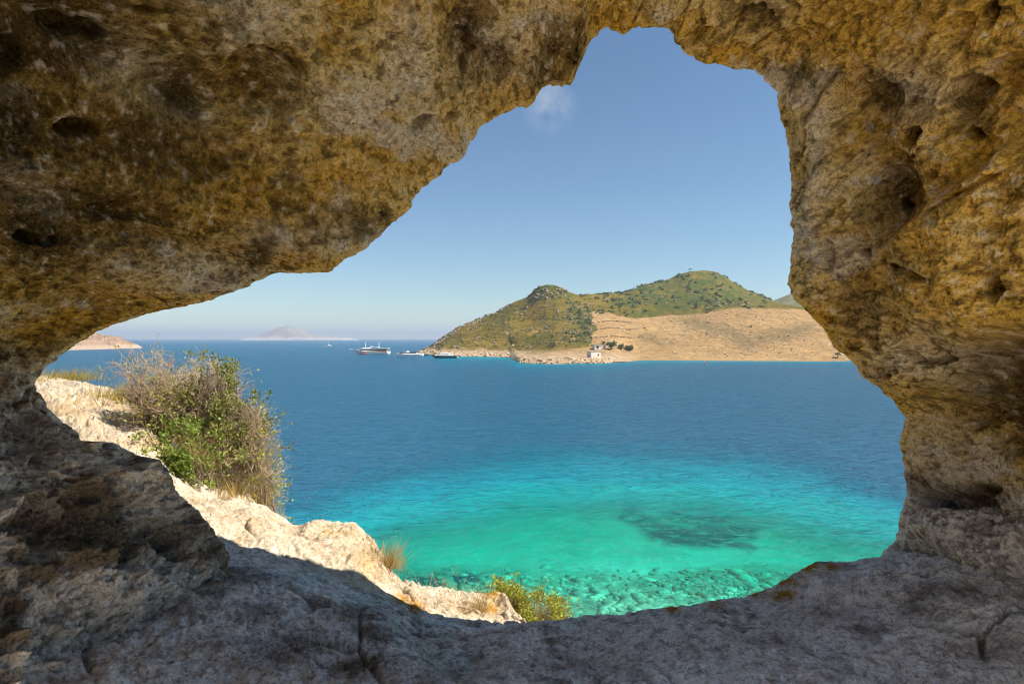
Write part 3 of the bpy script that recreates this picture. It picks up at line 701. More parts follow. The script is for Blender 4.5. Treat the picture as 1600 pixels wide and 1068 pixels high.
sbn = 0.06 * fbm(SB, 0.5, 4, 12)
SB[..., 2] += sbn
me = grid_mesh('seabed', SB.astype(np.float32))
sPX = CX + FPX * SB[..., 0] / SB[..., 1]; sPY = CY + FPX * (EYE - SB[..., 2]) / SB[..., 1]
wob = np.stack([SB[..., 0] / 6, SB[..., 1] / 6, np.zeros_like(sPX)], -1)
def pl_dist(pl, X, Yv):
    p = resample(pl, 6); d = np.full(X.shape, 1e9)
    for (a, b) in p: d = np.minimum(d, np.hypot(X - a, (Yv - b) * 1.6))
    return d
weed = np.zeros(sPX.shape)
for pl, r in (([(1060,778),(1010,800),(985,822),(1005,842),(1060,860),(1120,862)], 20), ([(1050,784),(1110,792),(1160,806)], 26), ([(1110,850),(1170,852)], 20), ([(590,838),(640,832)], 20), ([(640,925),(690,930),(740,925)], 12), ([(1140,868),(1180,880)], 12), ([(1060,822),(1120,830)], 22)):
    weed = np.maximum(weed, 1.0 * (1 - sstep(r * 0.5, r * 1.6, pl_dist(pl, sPX, sPY + 22) + 12 * fbm(wob, 1.3, 4, 8, 0.6))))
stony = sstep(878, 905, sPY + 14 * fbm(wob, 0.8, 3, 14) - np.interp(sPX, [500, 700, 1000, 1200, 1400], [-10, 5, 8, -6, -14]))
set_attr(me, 'weed', weed); set_attr(me, 'stony', stony)
seabed = link('seabed', me, M['seabed']); tag(seabed, kind='structure')

# loose stones lying in the shallows
def ico(sub=1):
    bm = bmesh.new(); bmesh.ops.create_icosphere(bm, subdivisions=sub, radius=1.0)
    v = np.array([x.co[:] for x in bm.verts]); f = np.array([[q.index for q in x.verts] for x in bm.faces]); bm.free(); return v, f
ICO1, ICOF1 = ico(1)
ICO2, ICOF2 = ico(2)
def lumps(name, centres, sizes, mat, squash=0.6, rough=0.3, parent=None, base=(ICO2, ICOF2), flat=True):
    V, Fc = [], []; off = 0
    bv, bf = base
    for c, s in zip(centres, sizes):
        sc = s * np.array([rng.uniform(.7, 1.3), rng.uniform(.7, 1.3), squash * rng.uniform(.7, 1.3)])
        a = rng.uniform(0, 6.28); R = np.array([[math.cos(a), -math.sin(a), 0], [math.sin(a), math.cos(a), 0], [0, 0, 1]])
        n = 1 + rough * rng.normal(size=(len(bv), 1))
        V.append((bv * n * sc) @ R.T + c); Fc.append(bf + off); off += len(bv)
    me = raw_mesh(name, np.vstack(V), np.vstack(Fc).ravel(), 3)
    smooth(me, not flat)
    return link(name, me, mat, parent)
cs, ss_ = [], []
for _ in range(2600):
    px = rng.uniform(600, 1330); py = rng.uniform(876, 985)
    dd = (EYE + 0.5) * FPX / (py - CY); x = (px - CX) / FPX * dd
    py_s = CY + EYE * FPX / dd
    dpt = float(bay_depth(px, py_s))
    if rng.random() > (py - 872) / 50: continue
    sz = min(0.10 / (0.12 + rng.random()) ** 0.9, 0.55); cs.append((x, dd, -0.26 * dpt - 0.25 * sz)); ss_.append(sz)
lumps_o = lumps('sea_stones', cs, ss_, M['stone'], 0.5, 0.16, base=(ICO1, ICOF1), flat=False)
tag(lumps_o, 'rounded stones lying under the clear green shallow water', 'stones', kind='stuff')

# ------------------------------------------------------------------ far land
def terrain(name, tab, pxs, segn, mat, amp, freq, smooth_rows=4, back=((120, -0.5), (300, -1.2)), shore_d=True):
    t = col_table(tab, pxs); n = len(pxs)
    for _ in range(2): t[1:-1] = 0.25 * t[:-2] + 0.5 * t[1:-1] + 0.25 * t[2:]
    K = t.shape[1]
    ds = [t[:, k, 0] for k in range(K)]; zs = [EYE - (t[:, k, 1] - CY) / FPX * t[:, k, 0] for k in range(K)]
    d0 = EYE * FPX / (t[:, 0, 1] - CY); ds[0] = d0; zs[0] = np.full(n, -0.02)
    ds.insert(0, d0 - 4); zs.insert(0, np.full(n, -2.0))
    top = zs[-1]
    for (a, b) in back: ds.append(ds[K] + a); zs.append(top + b * (top + 6) if b > -1 else np.full(n, -4.0))
    segn = [3] + list(segn) + [8] * len(back)
    rd, rz, zn = [], [], []
    for s_, n_ in enumerate(segn):
        for q in np.arange(n_) / n_:
            rd.append(ds[s_] * (1 - q) + ds[s_ + 1] * q); rz.append(zs[s_] * (1 - q) + zs[s_ + 1] * q); zn.append(s_ + q)
    rd.append(ds[-1]); rz.append(zs[-1]); zn.append(len(segn))
    rd, rz, zn = np.stack(rd, 1), np.stack(rz, 1), np.array(zn)
    for _ in range(smooth_rows): rz[:, 1:-1] = 0.25 * rz[:, :-2] + 0.5 * rz[:, 1:-1] + 0.25 * rz[:, 2:]
    P = np.stack([(pxs[:, None] - CX) / FPX * rd, rd, rz], -1).astype(np.float32)
    ppx = np.broadcast_to(pxs[:, None], rd.shape); ppy = CY + FPX * (EYE - rz) / rd
    fade = sstep(0.0, 6.0, rz)
    P[..., 2] += fade * (amp * fbm(P, freq, 5, 60, 0.55) + 0.35 * amp * fbm(P, freq * 5, 3, 66, 0.6, True))
    me = grid_mesh(name, P)
    o = link(name, me, mat); tag(o, kind='structure')
    return o, me, P, ppx, ppy, zn

HC = {  # shore, shelf, lower slope, upper slope, skyline
 640: [(0,551.2),(585,553),(590,553),(600,553),(612,553)],
 646: [(0,551.4),(585,551.0),(590,550.6),(600,550.4),(612,550.4)],
 655: [(0,552.0),(575,549.5),(590,548.5),(600,548),(612,548)],
 670: [(0,553.5),(545,548),(570,546),(590,544.5),(605,544)],
 690: [(0,555.5),(500,549),(530,542),(560,536),(595,530)],
 720: [(0,556.5),(482,550),(515,540),(550,525),(595,510)],
 750: [(0,557),(476,549.5),(515,536),(550,516),(595,497)],
 775: [(0,557.5),(472,549),(512,534),(548,509),(590,487)],
 795: [(0,558.5),(468,549),(510,533),(545,505),(588,475)],
 803: [(0,562),(420,554.5),(480,545),(545,505),(586,471)],
 812: [(0,566.5),(352,560),(462,550),(545,505),(584,467)],
 825: [(0,568),(346,559),(458,549),(540,504),(580,462)],
 840: [(0,568.3),(344,558),(450,547),(535,503),(575,449)],
 855: [(0,568.5),(344,556.5),(440,547),(530,501),(572,443)],
 870: [(0,568.5),(344,556.5),(420,547),(526,499),(572,446)],
 885: [(0,568.5),(344,557),(420,546),(526,498),(575,455)],
 905: [(0,568),(345,558.5),(420,545),(526,497),(585,459.5)],
 925: [(0,567.8),(347,559.5),(420,542),(528,494),(600,458.5)],
 945: [(0,567.5),(350,559.5),(420,540),(535,492),(620,460)],
 975: [(0,565.5),(372,559),(430,538),(540,494),(650,456)],
 1000:[(0,562.8),(388,559),(440,537),(540,496),(680,447)],
 1030:[(0,563),(388,560),(445,536),(545,494),(710,438)],
 1060:[(0,563.2),(388,560.5),(445,535),(545,492),(735,427)],
 1080:[(0,563.4),(388,560.8),(445,534),(545,490.5),(745,420)],
 1100:[(0,563.6),(388,561),(445,533),(545,488),(750,419.5)],
 1120:[(0,563.8),(388,561),(445,532),(540,485),(750,424)],
 1135:[(0,564),(388,561.2),(445,532),(538,483.5),(748,433)],
 1155:[(0,564.2),(388,561.5),(445,531),(535,481),(742,447)],
 1180:[(0,564.4),(386,561.6),(442,531),(532,480),(735,460)],
 1205:[(0,564.6),(386,561.8),(440,530),(530,480),(720,470)],
 1230:[(0,564.8),(384,562),(438,530),(528,481),(640,478)],
 1270:[(0,565),(382,562),(435,530),(520,488),(600,483)],
 1340:[(0,565.6),(380,562.5),(430,530),(510,495),(600,482)],
 1700:[(0,567),(375,563),(430,528),(510,490),(600,476)],
}
hpx = np.r_[np.arange(640, 1360, 1.6), np.arange(1360, 1701, 8)]
hill, me, HP, hppx, hppy, hzn = terrain('far_hills', HC, hpx, [10, 26, 46, 50], M['hill'], 1.5, 0.022)
hwob = 9 * fbm(HP, 0.03, 4, 170)
line = np.interp(hppx + hwob, [640, 918, 926, 960, 1000, 1080, 1120, 1160, 1260, 1700], [900, 900, 487, 490, 497, 491, 485, 480, 484, 476])
hn = 4 * fbm(HP, 0.03, 4, 70)
sand = sstep(-1.5, 1.5, hppy - line + hn * 0.4)
low = sstep(0, 8, hppy - np.interp(hppx, [640, 800, 840, 880, 925, 1000], [640, 560, 552, 546, 538, 500]) + hn)
sand = np.maximum(sand, low * (hppx > 780))
coast = sstep(6, 2.5, HP[..., 2] + 1.2 * fbm(HP, 0.12, 3, 72)) * sstep(1010, 960, hppx) * (hzn[None, :] < 4)
scrub = np.exp(-(pl_dist([(1075,503),(1110,512),(1140,522),(1165,538),(1200,530),(1235,520),(1260,515)], hppx, hppy) / 17) ** 2)
scrub = np.maximum(scrub, 0.8 * np.exp(-(pl_dist([(1010,530),(1040,535)], hppx, hppy) / 15) ** 2))
greenh = sstep(930, 1010, hppx) * sstep(-12, 12, line - hppy - 6) + np.exp(-((hppx - 855) / 45) ** 2 - ((hppy - 455) / 18) ** 2) + np.exp(-((hppx - 912) / 20) ** 2 - ((hppy - 510) / 34) ** 2)
set_attr(me, 'sand', sand); set_attr(me, 'coast', coast); set_attr(me, 'scrub', scrub); set_attr(me, 'green', np.clip(greenh, 0, 1))
def hill_at(px, py):
    """the point of the far hills seen at px, py"""
    i = int(np.argmin(np.abs(hpx - px))); col = HP[i]; y = CY + FPX * (EYE - col[:, 2]) / col[:, 1]
    for j in range(3, len(col) - 18):
        if y[j] >= py >= y[j + 1]:
            q = (y[j] - py) / max(1e-6, y[j] - y[j + 1]); return col[j] * (1 - q) + col[j + 1] * q
    j = 3 + int(np.argmin(np.abs(y[3:-18] - py))); return col[j].copy()

FH = {1150: [(0,551),(800,530),(1000,486),(1100,484)], 1195: [(0,551),(800,530),(1000,480),(1100,474)], 1232: [(0,551),(800,525),(1000,470),(1100,460)], 1262: [(0,551),(800,520),(1000,462),(1100,452)],
      1350: [(0,551),(800,520),(1000,455),(1100,445)], 1700: [(0,551),(800,520),(1000,470),(1100,460)]}
o, me, P_, a_, b_, z_ = terrain('distant_hill', FH, np.arange(1150, 1700, 4.0), [6, 16, 16], M['farhill'], 3.0, 0.02)
set_attr(me, 'low', np.zeros(len(me.vertices)))
LH = {-400: [(0,549),(780,520),(850,460),(900,440)], 0: [(0,548),(800,530),(850,500),(900,490)], 60: [(0,547.5),(800,536),(840,515),(890,508)], 100: [(0,547),(800,540),(830,525),(880,516)], 150: [(0,545.8),(830,540),(850,530),(880,520.5)],
      168: [(0,545.2),(840,540),(855,531),(880,523.5)], 183: [(0,544.7),(840,541),(855,534),(880,527)], 193: [(0,544.3),(850,542),(860,538),(880,533)], 200: [(0,544),(860,541.5),(866,538),(880,535.5)], 208: [(0,543.8),(865,541),(870,539),(880,537.2)], 217: [(0,543.5),(880,542),(884,541),(888,540)], 224: [(0,543.2),(900,543.4),(902,543.4),(904,543.4)]}
o, me, P_, a_, b_, z_ = terrain('reddish_headland', LH, np.r_[np.arange(-400, 60, 8.0), np.arange(60, 224.1, 0.8)], [8, 16, 16], M['headland'], 2.4, 0.035, back=((60, -0.5), (160, -1.2)))
set_attr(me, 'low', sstep(7, 2, P_[..., 2]))
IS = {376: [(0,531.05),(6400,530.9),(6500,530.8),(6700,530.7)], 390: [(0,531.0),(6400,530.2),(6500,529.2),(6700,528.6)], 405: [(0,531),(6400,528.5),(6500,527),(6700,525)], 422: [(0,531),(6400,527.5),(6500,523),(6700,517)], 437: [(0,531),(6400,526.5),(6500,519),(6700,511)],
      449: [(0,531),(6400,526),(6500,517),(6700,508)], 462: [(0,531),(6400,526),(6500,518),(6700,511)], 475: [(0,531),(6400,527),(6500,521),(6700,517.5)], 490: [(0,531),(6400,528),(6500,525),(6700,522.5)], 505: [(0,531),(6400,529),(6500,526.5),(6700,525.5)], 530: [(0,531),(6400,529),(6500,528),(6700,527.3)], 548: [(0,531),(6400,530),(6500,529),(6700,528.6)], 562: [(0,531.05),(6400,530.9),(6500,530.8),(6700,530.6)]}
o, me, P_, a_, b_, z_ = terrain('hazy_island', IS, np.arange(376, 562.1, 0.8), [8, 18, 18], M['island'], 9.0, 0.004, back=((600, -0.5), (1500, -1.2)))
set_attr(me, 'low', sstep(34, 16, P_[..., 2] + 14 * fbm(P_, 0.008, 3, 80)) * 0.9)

# boulders and scrub on the far hills
cs, ss_ = [], []
def scatter(n, poly, smin, smax, sink=0.3):
    out_c, out_s = [], []
    for _ in range(n):
        px = rng.uniform(*poly[0]); py = rng.uniform(*poly[1]); p = hill_at(px, py)
        if p[2] < 0.3: continue
        s = rng.uniform(smin, smax); p[2] += s * (0.5 - sink); out_c.append(p); out_s.append(s)
    return out_c, out_s
for a in ((60, ((825, 890), (446, 468)), 0.5, 1.6), (90, ((880, 925), (470, 535)), 0.4, 1.2), (90, ((660, 830), (470, 550)), 0.5, 1.4), (120, ((840, 930), (470, 540)), 0.4, 1.1), (120, ((1000, 1200), (425, 480)), 0.5, 1.5), (90, ((1050, 1280), (490, 555)), 0.3, 0.8)):
    c_, s_ = scatter(*a); cs += c_; ss_ += s_
sky_ks = sorted(HC)
for _ in range(140):       # rocky skyline of the near ridge
    px = rng.uniform(662, 800); py = np.interp(px, sky_ks, [HC[k][4][1] for k in sky_ks]) + rng.uniform(0.5, 4); p = hill_at(px, py); s = rng.uniform(0.5, 1.6); cs.append(p); ss_.append(s)
o = lumps('hill_boulders', cs, ss_, plain('hill_rock', (0.30, 0.24, 0.18), 1.0, 0.05, 0.3, 0.2), 0.8, 0.16, base=(ICO1, ICOF1)); tag(o, 'grey boulders strewn over the far hillsides', 'boulders', kind='stuff')
cs, ss_ = [], []
for _ in range(420):       # broken rock of the shore
    px = rng.uniform(655, 800) if rng.random() < 0.45 else rng.uniform(808, 955)
    sy = np.interp(px, sky_ks, [HC[k][0][1] for k in sky_ks]); py = sy - rng.uniform(0.2, 8.5 if px < 800 else 9.5) * rng.random() ** 0.5
    if 912 < px < 946 and py < 562: continue
    p = hill_at(px, py); s = rng.uniform(0.4, 1.5) * rng.choice([.6, 1.0, 1.3]); cs.append(p); ss_.append(s)
o = lumps('shore_boulders', cs, ss_, M['shore'], 0.75, 0.16, base=(ICO1, ICOF1)); tag(o, 'sunlit tan boulders broken along the far rocky shore', 'boulders', kind='stuff')
def leafy_blob(centres, sizes, per, leaf, squash=0.55):
    """many small leaf faces filling squashed domes"""
    V, Fc = [], []; off = 0
    for c, s in zip(centres, sizes):
        n = per
        u = rng.normal(size=(n, 3)); u /= np.linalg.norm(u, axis=1, keepdims=True); u[:, 2] = np.abs(u[:, 2])
        r = s * rng.uniform(0.55, 1.0, (n, 1)) * (1 + 0.25 * np.sin(u[:, :1] * 5 + c[0]) )
        p = c + u * r * np.array([1, 1, squash * 1.6])
        t1 = rng.normal(size=(n, 3)); t1 /= np.linalg.norm(t1, axis=1, keepdims=True)
        t2 = np.cross(u, t1); t2 /= np.linalg.norm(t2, axis=1, keepdims=True) + 1e-9
        l = leaf * rng.uniform(0.6, 1.3, (n, 1)) * s
        V.append(np.stack([p - t2 * l, p + t1 * l * .8, p + t2 * l, p - t1 * l * .8], 1).reshape(-1, 3))
        Fc.append(np.arange(n * 4) + off); off += n * 4
    return np.vstack(V), np.concatenate(Fc)
cs, ss_ = [], []
for a in ((130, ((660, 925), (470, 548)), 0.5, 1.3), (26, ((835, 885), (446, 468)), 0.6, 1.6), (60, ((885, 925), (470, 535)), 0.8, 2.2), (170, ((930, 1205), (424, 482)), 0.9, 2.6), (80, ((900, 1010), (460, 490)), 0.7, 2.0), (60, ((1040, 1290), (490, 558)), 0.3, 0.8)):
    c_, s_ = scatter(*a, 0.5)
    for c, s in zip(c_, s_):
        line_y = np.interp(c[0] / c[1] * FPX + CX, [640, 918, 926, 1000, 1080, 1120, 1160, 1260], [900, 900, 487, 497, 491, 485, 480, 484])
        cs.append(c); ss_.append(s)
v_, f_ = leafy_blob(cs, ss_, 46, 0.30)
me = raw_mesh('hill_scrub', v_, f_, 4); o = link('hill_scrub', me, M['scrub']); tag(o, 'low green scrub dotted over the far hillsides', 'scrub', kind='stuff')

# ------------------------------------------------------------------ plants on the ledge
class Acc:
    """collects quads and triangles of one part"""
    def __init__(s): s.v = []; s.f = []; s.n = 0
    def tube(s, pts, r0, r1, sides=3):
        pts = np.asarray(pts, float); n = len(pts)
        d = np.gradient(pts, axis=0); d /= np.linalg.norm(d, axis=1, keepdims=True) + 1e-9
        up = np.array([0.3, 0.2, 0.93]); a = np.cross(d, up); a /= np.linalg.norm(a, axis=1, keepdims=True) + 1e-9
        b = np.cross(d, a); r = np.linspace(r0, r1, n)[:, None, None]
        th = np.arange(sides) * 2 * math.pi / sides
        ring = pts[:, None] + r * (np.cos(th)[None, :, None] * a[:, None] + np.sin(th)[None, :, None] * b[:, None])
        s.v.append(ring.reshape(-1, 3))
        i, j = np.meshgrid(np.arange(n - 1), np.arange(sides), indexing='ij'); j2 = (j + 1) % sides
        s.f.append((np.stack([i * sides + j, i * sides + j2, (i + 1) * sides + j2, (i + 1) * sides + j], -1).reshape(-1) + s.n)); s.n += n * sides
    def leaves(s, p, d, size, w=0.38):
        """diamond leaves at p growing along d"""
        n = len(p); d = d / (np.linalg.norm(d, axis=1, keepdims=True) + 1e-9)
        q = rng.normal(size=(n, 3)); a = np.cross(d, q); a /= np.linalg.norm(a, axis=1, keepdims=True) + 1e-9
        nn = np.cross(d, a); L_ = size * rng.uniform(0.6, 1.35, (n, 1))
        v = np.stack([p, p + d * L_ * .5 + a * L_ * w + nn * L_ * .1, p + d * L_, p + d * L_ * .5 - a * L_ * w + nn * L_ * .1], 1)
        s.v.append(v.reshape(-1, 3)); s.f.append(np.arange(4 * n) + s.n); s.n += 4 * n
    def blade(s, root, tip, sag, w):
        n = 5; t = np.linspace(0, 1, n)[:, None]
        c = root + (tip - root) * t + sag * (t ** 2)
        a = rng.normal(size=3); a[2] *= 0.2; a /= np.linalg.norm(a)
        ww = (w * (1 - t * 0.9)); s.v.append(np.stack([c - a * ww, c + a * ww], 1).reshape(-1, 3))
        i = np.arange(n - 1); s.f.append(np.stack([i * 2, i * 2 + 1, i * 2 + 3, i * 2 + 2], -1).reshape(-1) + s.n); s.n += 2 * n
    def mesh(s, name):
        return raw_mesh(name, np.vstack(s.v), np.concatenate(s.f), 4)

def put_part(acc, name, mat, root, parent_loc):
    me = acc.mesh(name); co = np.empty(len(me.vertices) * 3, np.float32); me.vertices.foreach_get('co', co)
    co = co.reshape(-1, 3) - np.asarray(parent_loc, np.float32); me.vertices.foreach_set('co', co.ravel()); me.update()
    return link(name, me, mat, root)

def curve_to(a, b, n=7, wob=0.12, lift=0.0):
    t = np.linspace(0, 1, n)[:, None]; L_ = np.linalg.norm(b - a)
    k = np.cumsum(rng.normal(size=(n, 3)), 0) * wob * L_ / n; k -= k[:1]; k = k * (1 - t) + (k - k[-1:]) * t
    return a + (b - a) * t + k + np.array([0, 0, lift * L_]) * np.sin(t * math.pi)

def twiggy(name, base, blobs, nmain, nsub, nsub2, label, cat, twig_m, leaf_m, n_leaf, leaf_size, thick=0.011, base_r=0.10, sub_len=(0.14, 0.4), leaf_bias=None, group=None):
    """a shrub: stems from the base into egg-shaped clumps (px, py, d, rx, ry, rd in photo pixels / metres), side twigs, leaves"""
    base = np.asarray(base, float); root = empty(name, base)
    st, tw, lf = Acc(), Acc(), Acc(); tipsP, tipsD = [], []
    wts = np.array([b[6] for b in blobs], float); wts /= wts.sum()
    for _ in range(nmain):
        b = blobs[rng.choice(len(blobs), p=wts)]; c = at(b[0], b[1], b[2]); sc = b[2] / FPX
        u = rng.normal(size=3); u /= np.linalg.norm(u); u = u * rng.uniform(0.55, 1.0) ** 0.6
        if u[2] < -0.5: u[2] *= -0.4
        tip = c + u * np.array([b[3] * sc, b[5], b[4] * sc])
        r = base + rng.normal(size=3) * base_r * np.array([1, 1, 0.15])
        mid = r * 0.45 + c * 0.55 + rng.normal(size=3) * 0.08
        pts = np.vstack([curve_to(r, mid, 5, 0.35, 0.05)[:-1], curve_to(mid, tip, 6, 0.4)])
        st.tube(pts, thick * rng.uniform(.6, 1.2), thick * 0.3, 4)
        cdir_ = tip - base; cdir_ /= np.linalg.norm(cdir_)
        for _ in range(nsub):
            q = pts[rng.integers(3, len(pts))]; d = rng.normal(size=3) * 0.8 + cdir_ * 0.9 + np.array([0, 0, 0.25]); d /= np.linalg.norm(d)
            e_ = q + d * rng.uniform(*sub_len); p2 = curve_to(q, e_, 5, 0.5)
            tw.tube(p2, thick * 0.34, thick * 0.13, 3)
            for _ in range(nsub2):
                q2 = p2[rng.integers(1, 5)]; d2 = d + rng.normal(size=3) * 0.8; d2 /= np.linalg.norm(d2)
                p3 = curve_to(q2, q2 + d2 * rng.uniform(0.05, 0.18), 4, 0.5); tw.tube(p3, thick * 0.2, thick * 0.09, 3)
                tipsP += [p3[-1], p3[2]]; tipsD += [d2, d2]
            tipsP.append(p2[-1]); tipsD.append(d)
    put_part(st, 'branches', M['bark'], root, base)['kind'] = 'stuff'
    put_part(tw, 'twigs', twig_m, root, base)['kind'] = 'stuff'
    if n_leaf:
        tp, td = np.array(tipsP), np.array(tipsD)
        w = np.ones(len(tp)) if leaf_bias is None else leaf_bias(tp)
        # leaves come in clusters
        w = w * sstep(-0.1, 0.3, pnoise(tp, 5.0, 55)) + 1e-6
        ii = rng.choice(len(tp), n_leaf, p=w / w.sum())
        lf.leaves(tp[ii] + rng.normal(size=(n_leaf, 3)) * 0.018, td[ii] + rng.normal(size=(n_leaf, 3)) * 0.7 + np.array([0, 0, .3]), leaf_size)
        put_part(lf, 'foliage', leaf_m, root, base)['kind'] = 'stuff'
    tag(root, label, cat, group)
    return root

def tuft(name, base, n, h, spread, lean, mat, label, w=0.004, group=None, cat='grass'):
    base = np.asarray(base, float); root = empty(name, base); a = Acc()
    for _ in range(n):
        r = base + rng.normal(size=3) * np.array([spread * .45, spread * .45, 0.0]); r[2] -= 0.02
        hh = h * rng.uniform(0.45, 1.1); d = rng.normal(size=3) * np.array([0.32, 0.32, 0.0])
        tip = r + np.array([lean[0] + d[0], lean[1] + d[1], 1.0]) * hh
        a.blade(r, tip, np.array([lean[0] + d[0], lean[1] + d[1], -0.25]) * hh * rng.uniform(0.1, 0.6), w * rng.uniform(.6, 1.3))
    p = put_part(a, 'blades', mat, root, base); p['kind'] = 'stuff'
    tag(root, label, cat, group)
    return root

twiggy('dry_shrub', on_ground(262, 6.2) + [0, 0, -0.03], [(255,632,6.3,60,62,.34,3),(215,600,6.3,42,46,.25,1.0),(320,640,6.3,60,66,.36,2.2)], 120, 10, 5,
       'bare grey twiggy shrub growing on the sunlit rock at left', 'shrub', M['twig'], M['leaf3'], 2200, 0.026, 0.012, 0.14, (0.08, 0.26))
twiggy('evergreen_shrub', on_ground(345, 5.9) + [0, 0, -0.03], [(335,612,6.0,36,34,.28,1.6),(372,690,6.0,34,56,.30,2.4),(330,680,5.9,50,44,.28,1.6),(378,650,6.0,26,36,.22,1)], 70, 9, 5,
       'green leafy evergreen shrub mixed with dry twigs above the sea', 'shrub', M['twig'], M['leaf'], 10500, 0.027, 0.009, 0.12, (0.08, 0.22))
twiggy('hanging_dry_shrub', on_ground(395, 5.75) + [0, 0, -0.02], [(400,745,5.85,24,50,.22,2),(402,700,5.85,24,40,.2,1.2),(375,765,5.75,40,28,.2,1.6),(330,740,5.7,50,30,.2,1.4)], 120, 10, 4,
       'tangle of dry straw coloured twigs hanging at the ledge edge', 'shrub', M['twig'], M['leaf3'], 3600, 0.026, 0.008, 0.08, (0.08, 0.26))
twiggy('low_green_plant', on_ground(298, 5.25) + [0, 0, -0.02], [(295,728,5.3,34,36,.18,2),(250,690,5.6,28,24,.18,.8),(330,705,5.4,30,24,.18,.6)], 26, 7, 3,
       'low bright green leafy plant in front of the dry shrub', 'plant', M['straw'], M['leaf2'], 4200, 0.028, 0.006, 0.10, (0.06, 0.18))
twiggy('cliff_shrub', on_ground(815, 5.6) + [0.1, 0.4, -0.5], [(800,944,6.2,26,10,.2,1.4),(834,954,6.2,32,9,.26,2),(866,964,6.2,22,6,.2,1),(778,930,6.3,18,6,.15,.7),(845,968,6.1,32,8,.2,1.4)], 170, 10, 4,
       'yellow green leafy shrub just below the rock rim', 'shrub', M['straw'], M['leaf3'], 24000, 0.024, 0.005, 0.28, (0.03, 0.07))
tuft('grass_clump', on_ground(192, 7.2), 420, 0.24, 0.55, (0.1, 0), M['goldgrass'], 'golden brown grass clump beside the shrub roots at far left', 0.005)
tuft('grass_clump', on_ground(92, 8.8), 420, 0.20, 0.60, (0.2, 0), M['goldgrass'], 'golden grass cushion on top of the leftmost rock', 0.006)
tuft('grass_clump', on_ground(338, 5.3), 200, 0.20, 0.36, (0.05, 0), M['straw'], 'tall yellow grass under the leafy shrubs', 0.004)
tuft('grass_clump', on_ground(372, 5.55), 160, 0.18, 0.28, (0.05, 0), M['goldgrass'], 'brown dry grass beside the blue plastic bag', 0.004)
tuft('grass_clump', on_ground(604, 4.98), 260, 0.25, 0.15, (0.12, 0), M['straw'], 'bright straw grass tuft beside the sunlit boulder', 0.003)
tuft('grass_clump', on_ground(750, 5.45), 150, 0.24, 0.10, (0.03, 0), M['straw'], 'small straw tuft on the low sunlit ledge', 0.003)
tuft('grass_clump', on_ground(700, 5.75), 110, 0.11, 0.34, (0.0, 0), M['straw'], 'thin short dry grass along the low sunlit ledge', 0.003)
tuft('grass_clump', on_ground(690, 6.15), 45, 0.16, 0.50, (0.0, 0), M['straw'], 'sparse upright grass stalks on the far rim of the low ledge', 0.003)
tuft('grass_stalks', on_ground(447, 5.6), 9, 0.30, 0.10, (0.02, 0), M['twig'], 'few thin dry stalks standing on the ledge against the sea', 0.004)
# crumpled plastic bag caught in the twigs
bv, bf = ICO2.copy(), ICOF2
c = at(364, 785, 5.62)
n_ = 1 + 0.35 * fbm(bv, 2.2, 3, 7)[:, None]
me = raw_mesh('plastic_bag', bv * n_ * np.array([0.085, 0.06, 0.09]), bf.ravel(), 3)
o = link('plastic_bag', me, M['bag']); o.location = c; o.rotation_euler = (0.2, 0.5, 0.3)
tag(o, 'crumpled blue plastic bag caught under the dry twigs', 'plastic bag')

# ------------------------------------------------------------------ boats
def bm_obj(name, build, mat, parent=None, flat=True):
    bm = bmesh.new(); build(bm); me = bpy.data.meshes.new(name); bm.normal_update(); bm.to_mesh(me); bm.free()
    smooth(me, not flat); return link(name, me, mat, parent)
def box(bm, x0, x1, y0, y1, z0, z1, taper=0.0, rake=0.0):
    ty = (y1 - y0) * taper / 2; co = [(x0, y0, z0), (x1, y0, z0), (x1, y1, z0), (x0, y1, z0), (x0 + rake, y0 + ty, z1), (x1 - rake * .4, y0 + ty, z1), (x1 - rake * .4, y1 - ty, z1), (x0 + rake, y1 - ty, z1)]
    v = [bm.verts.new(q) for q in co]
    for f in ((3, 2, 1, 0), (4, 5, 6, 7), (0, 1, 5, 4), (1, 2, 6, 5), (2, 3, 7, 6), (3, 0, 4, 7)): bm.faces.new([v[k] for k in f])
def bar(bm, a, b, r0, r1=None, n=8):
    r1 = r0 if r1 is None else r1; a, b = Vector(a), Vector(b); q = (b - a).to_track_quat('Z', 'Y')
    A_ = [bm.verts.new(a + q @ Vector((math.cos(k * 6.2832 / n) * r0, math.sin(k * 6.2832 / n) * r0, 0))) for k in range(n)]
    B_ = [bm.verts.new(b + q @ Vector((math.cos(k * 6.2832 / n) * r1, math.sin(k * 6.2832 / n) * r1, 0))) for k in range(n)]
    for k in range(n): bm.faces.new((A_[k], A_[(k + 1) % n], B_[(k + 1) % n], B_[k]))
    bm.faces.new(A_[::-1]); bm.faces.new(B_)
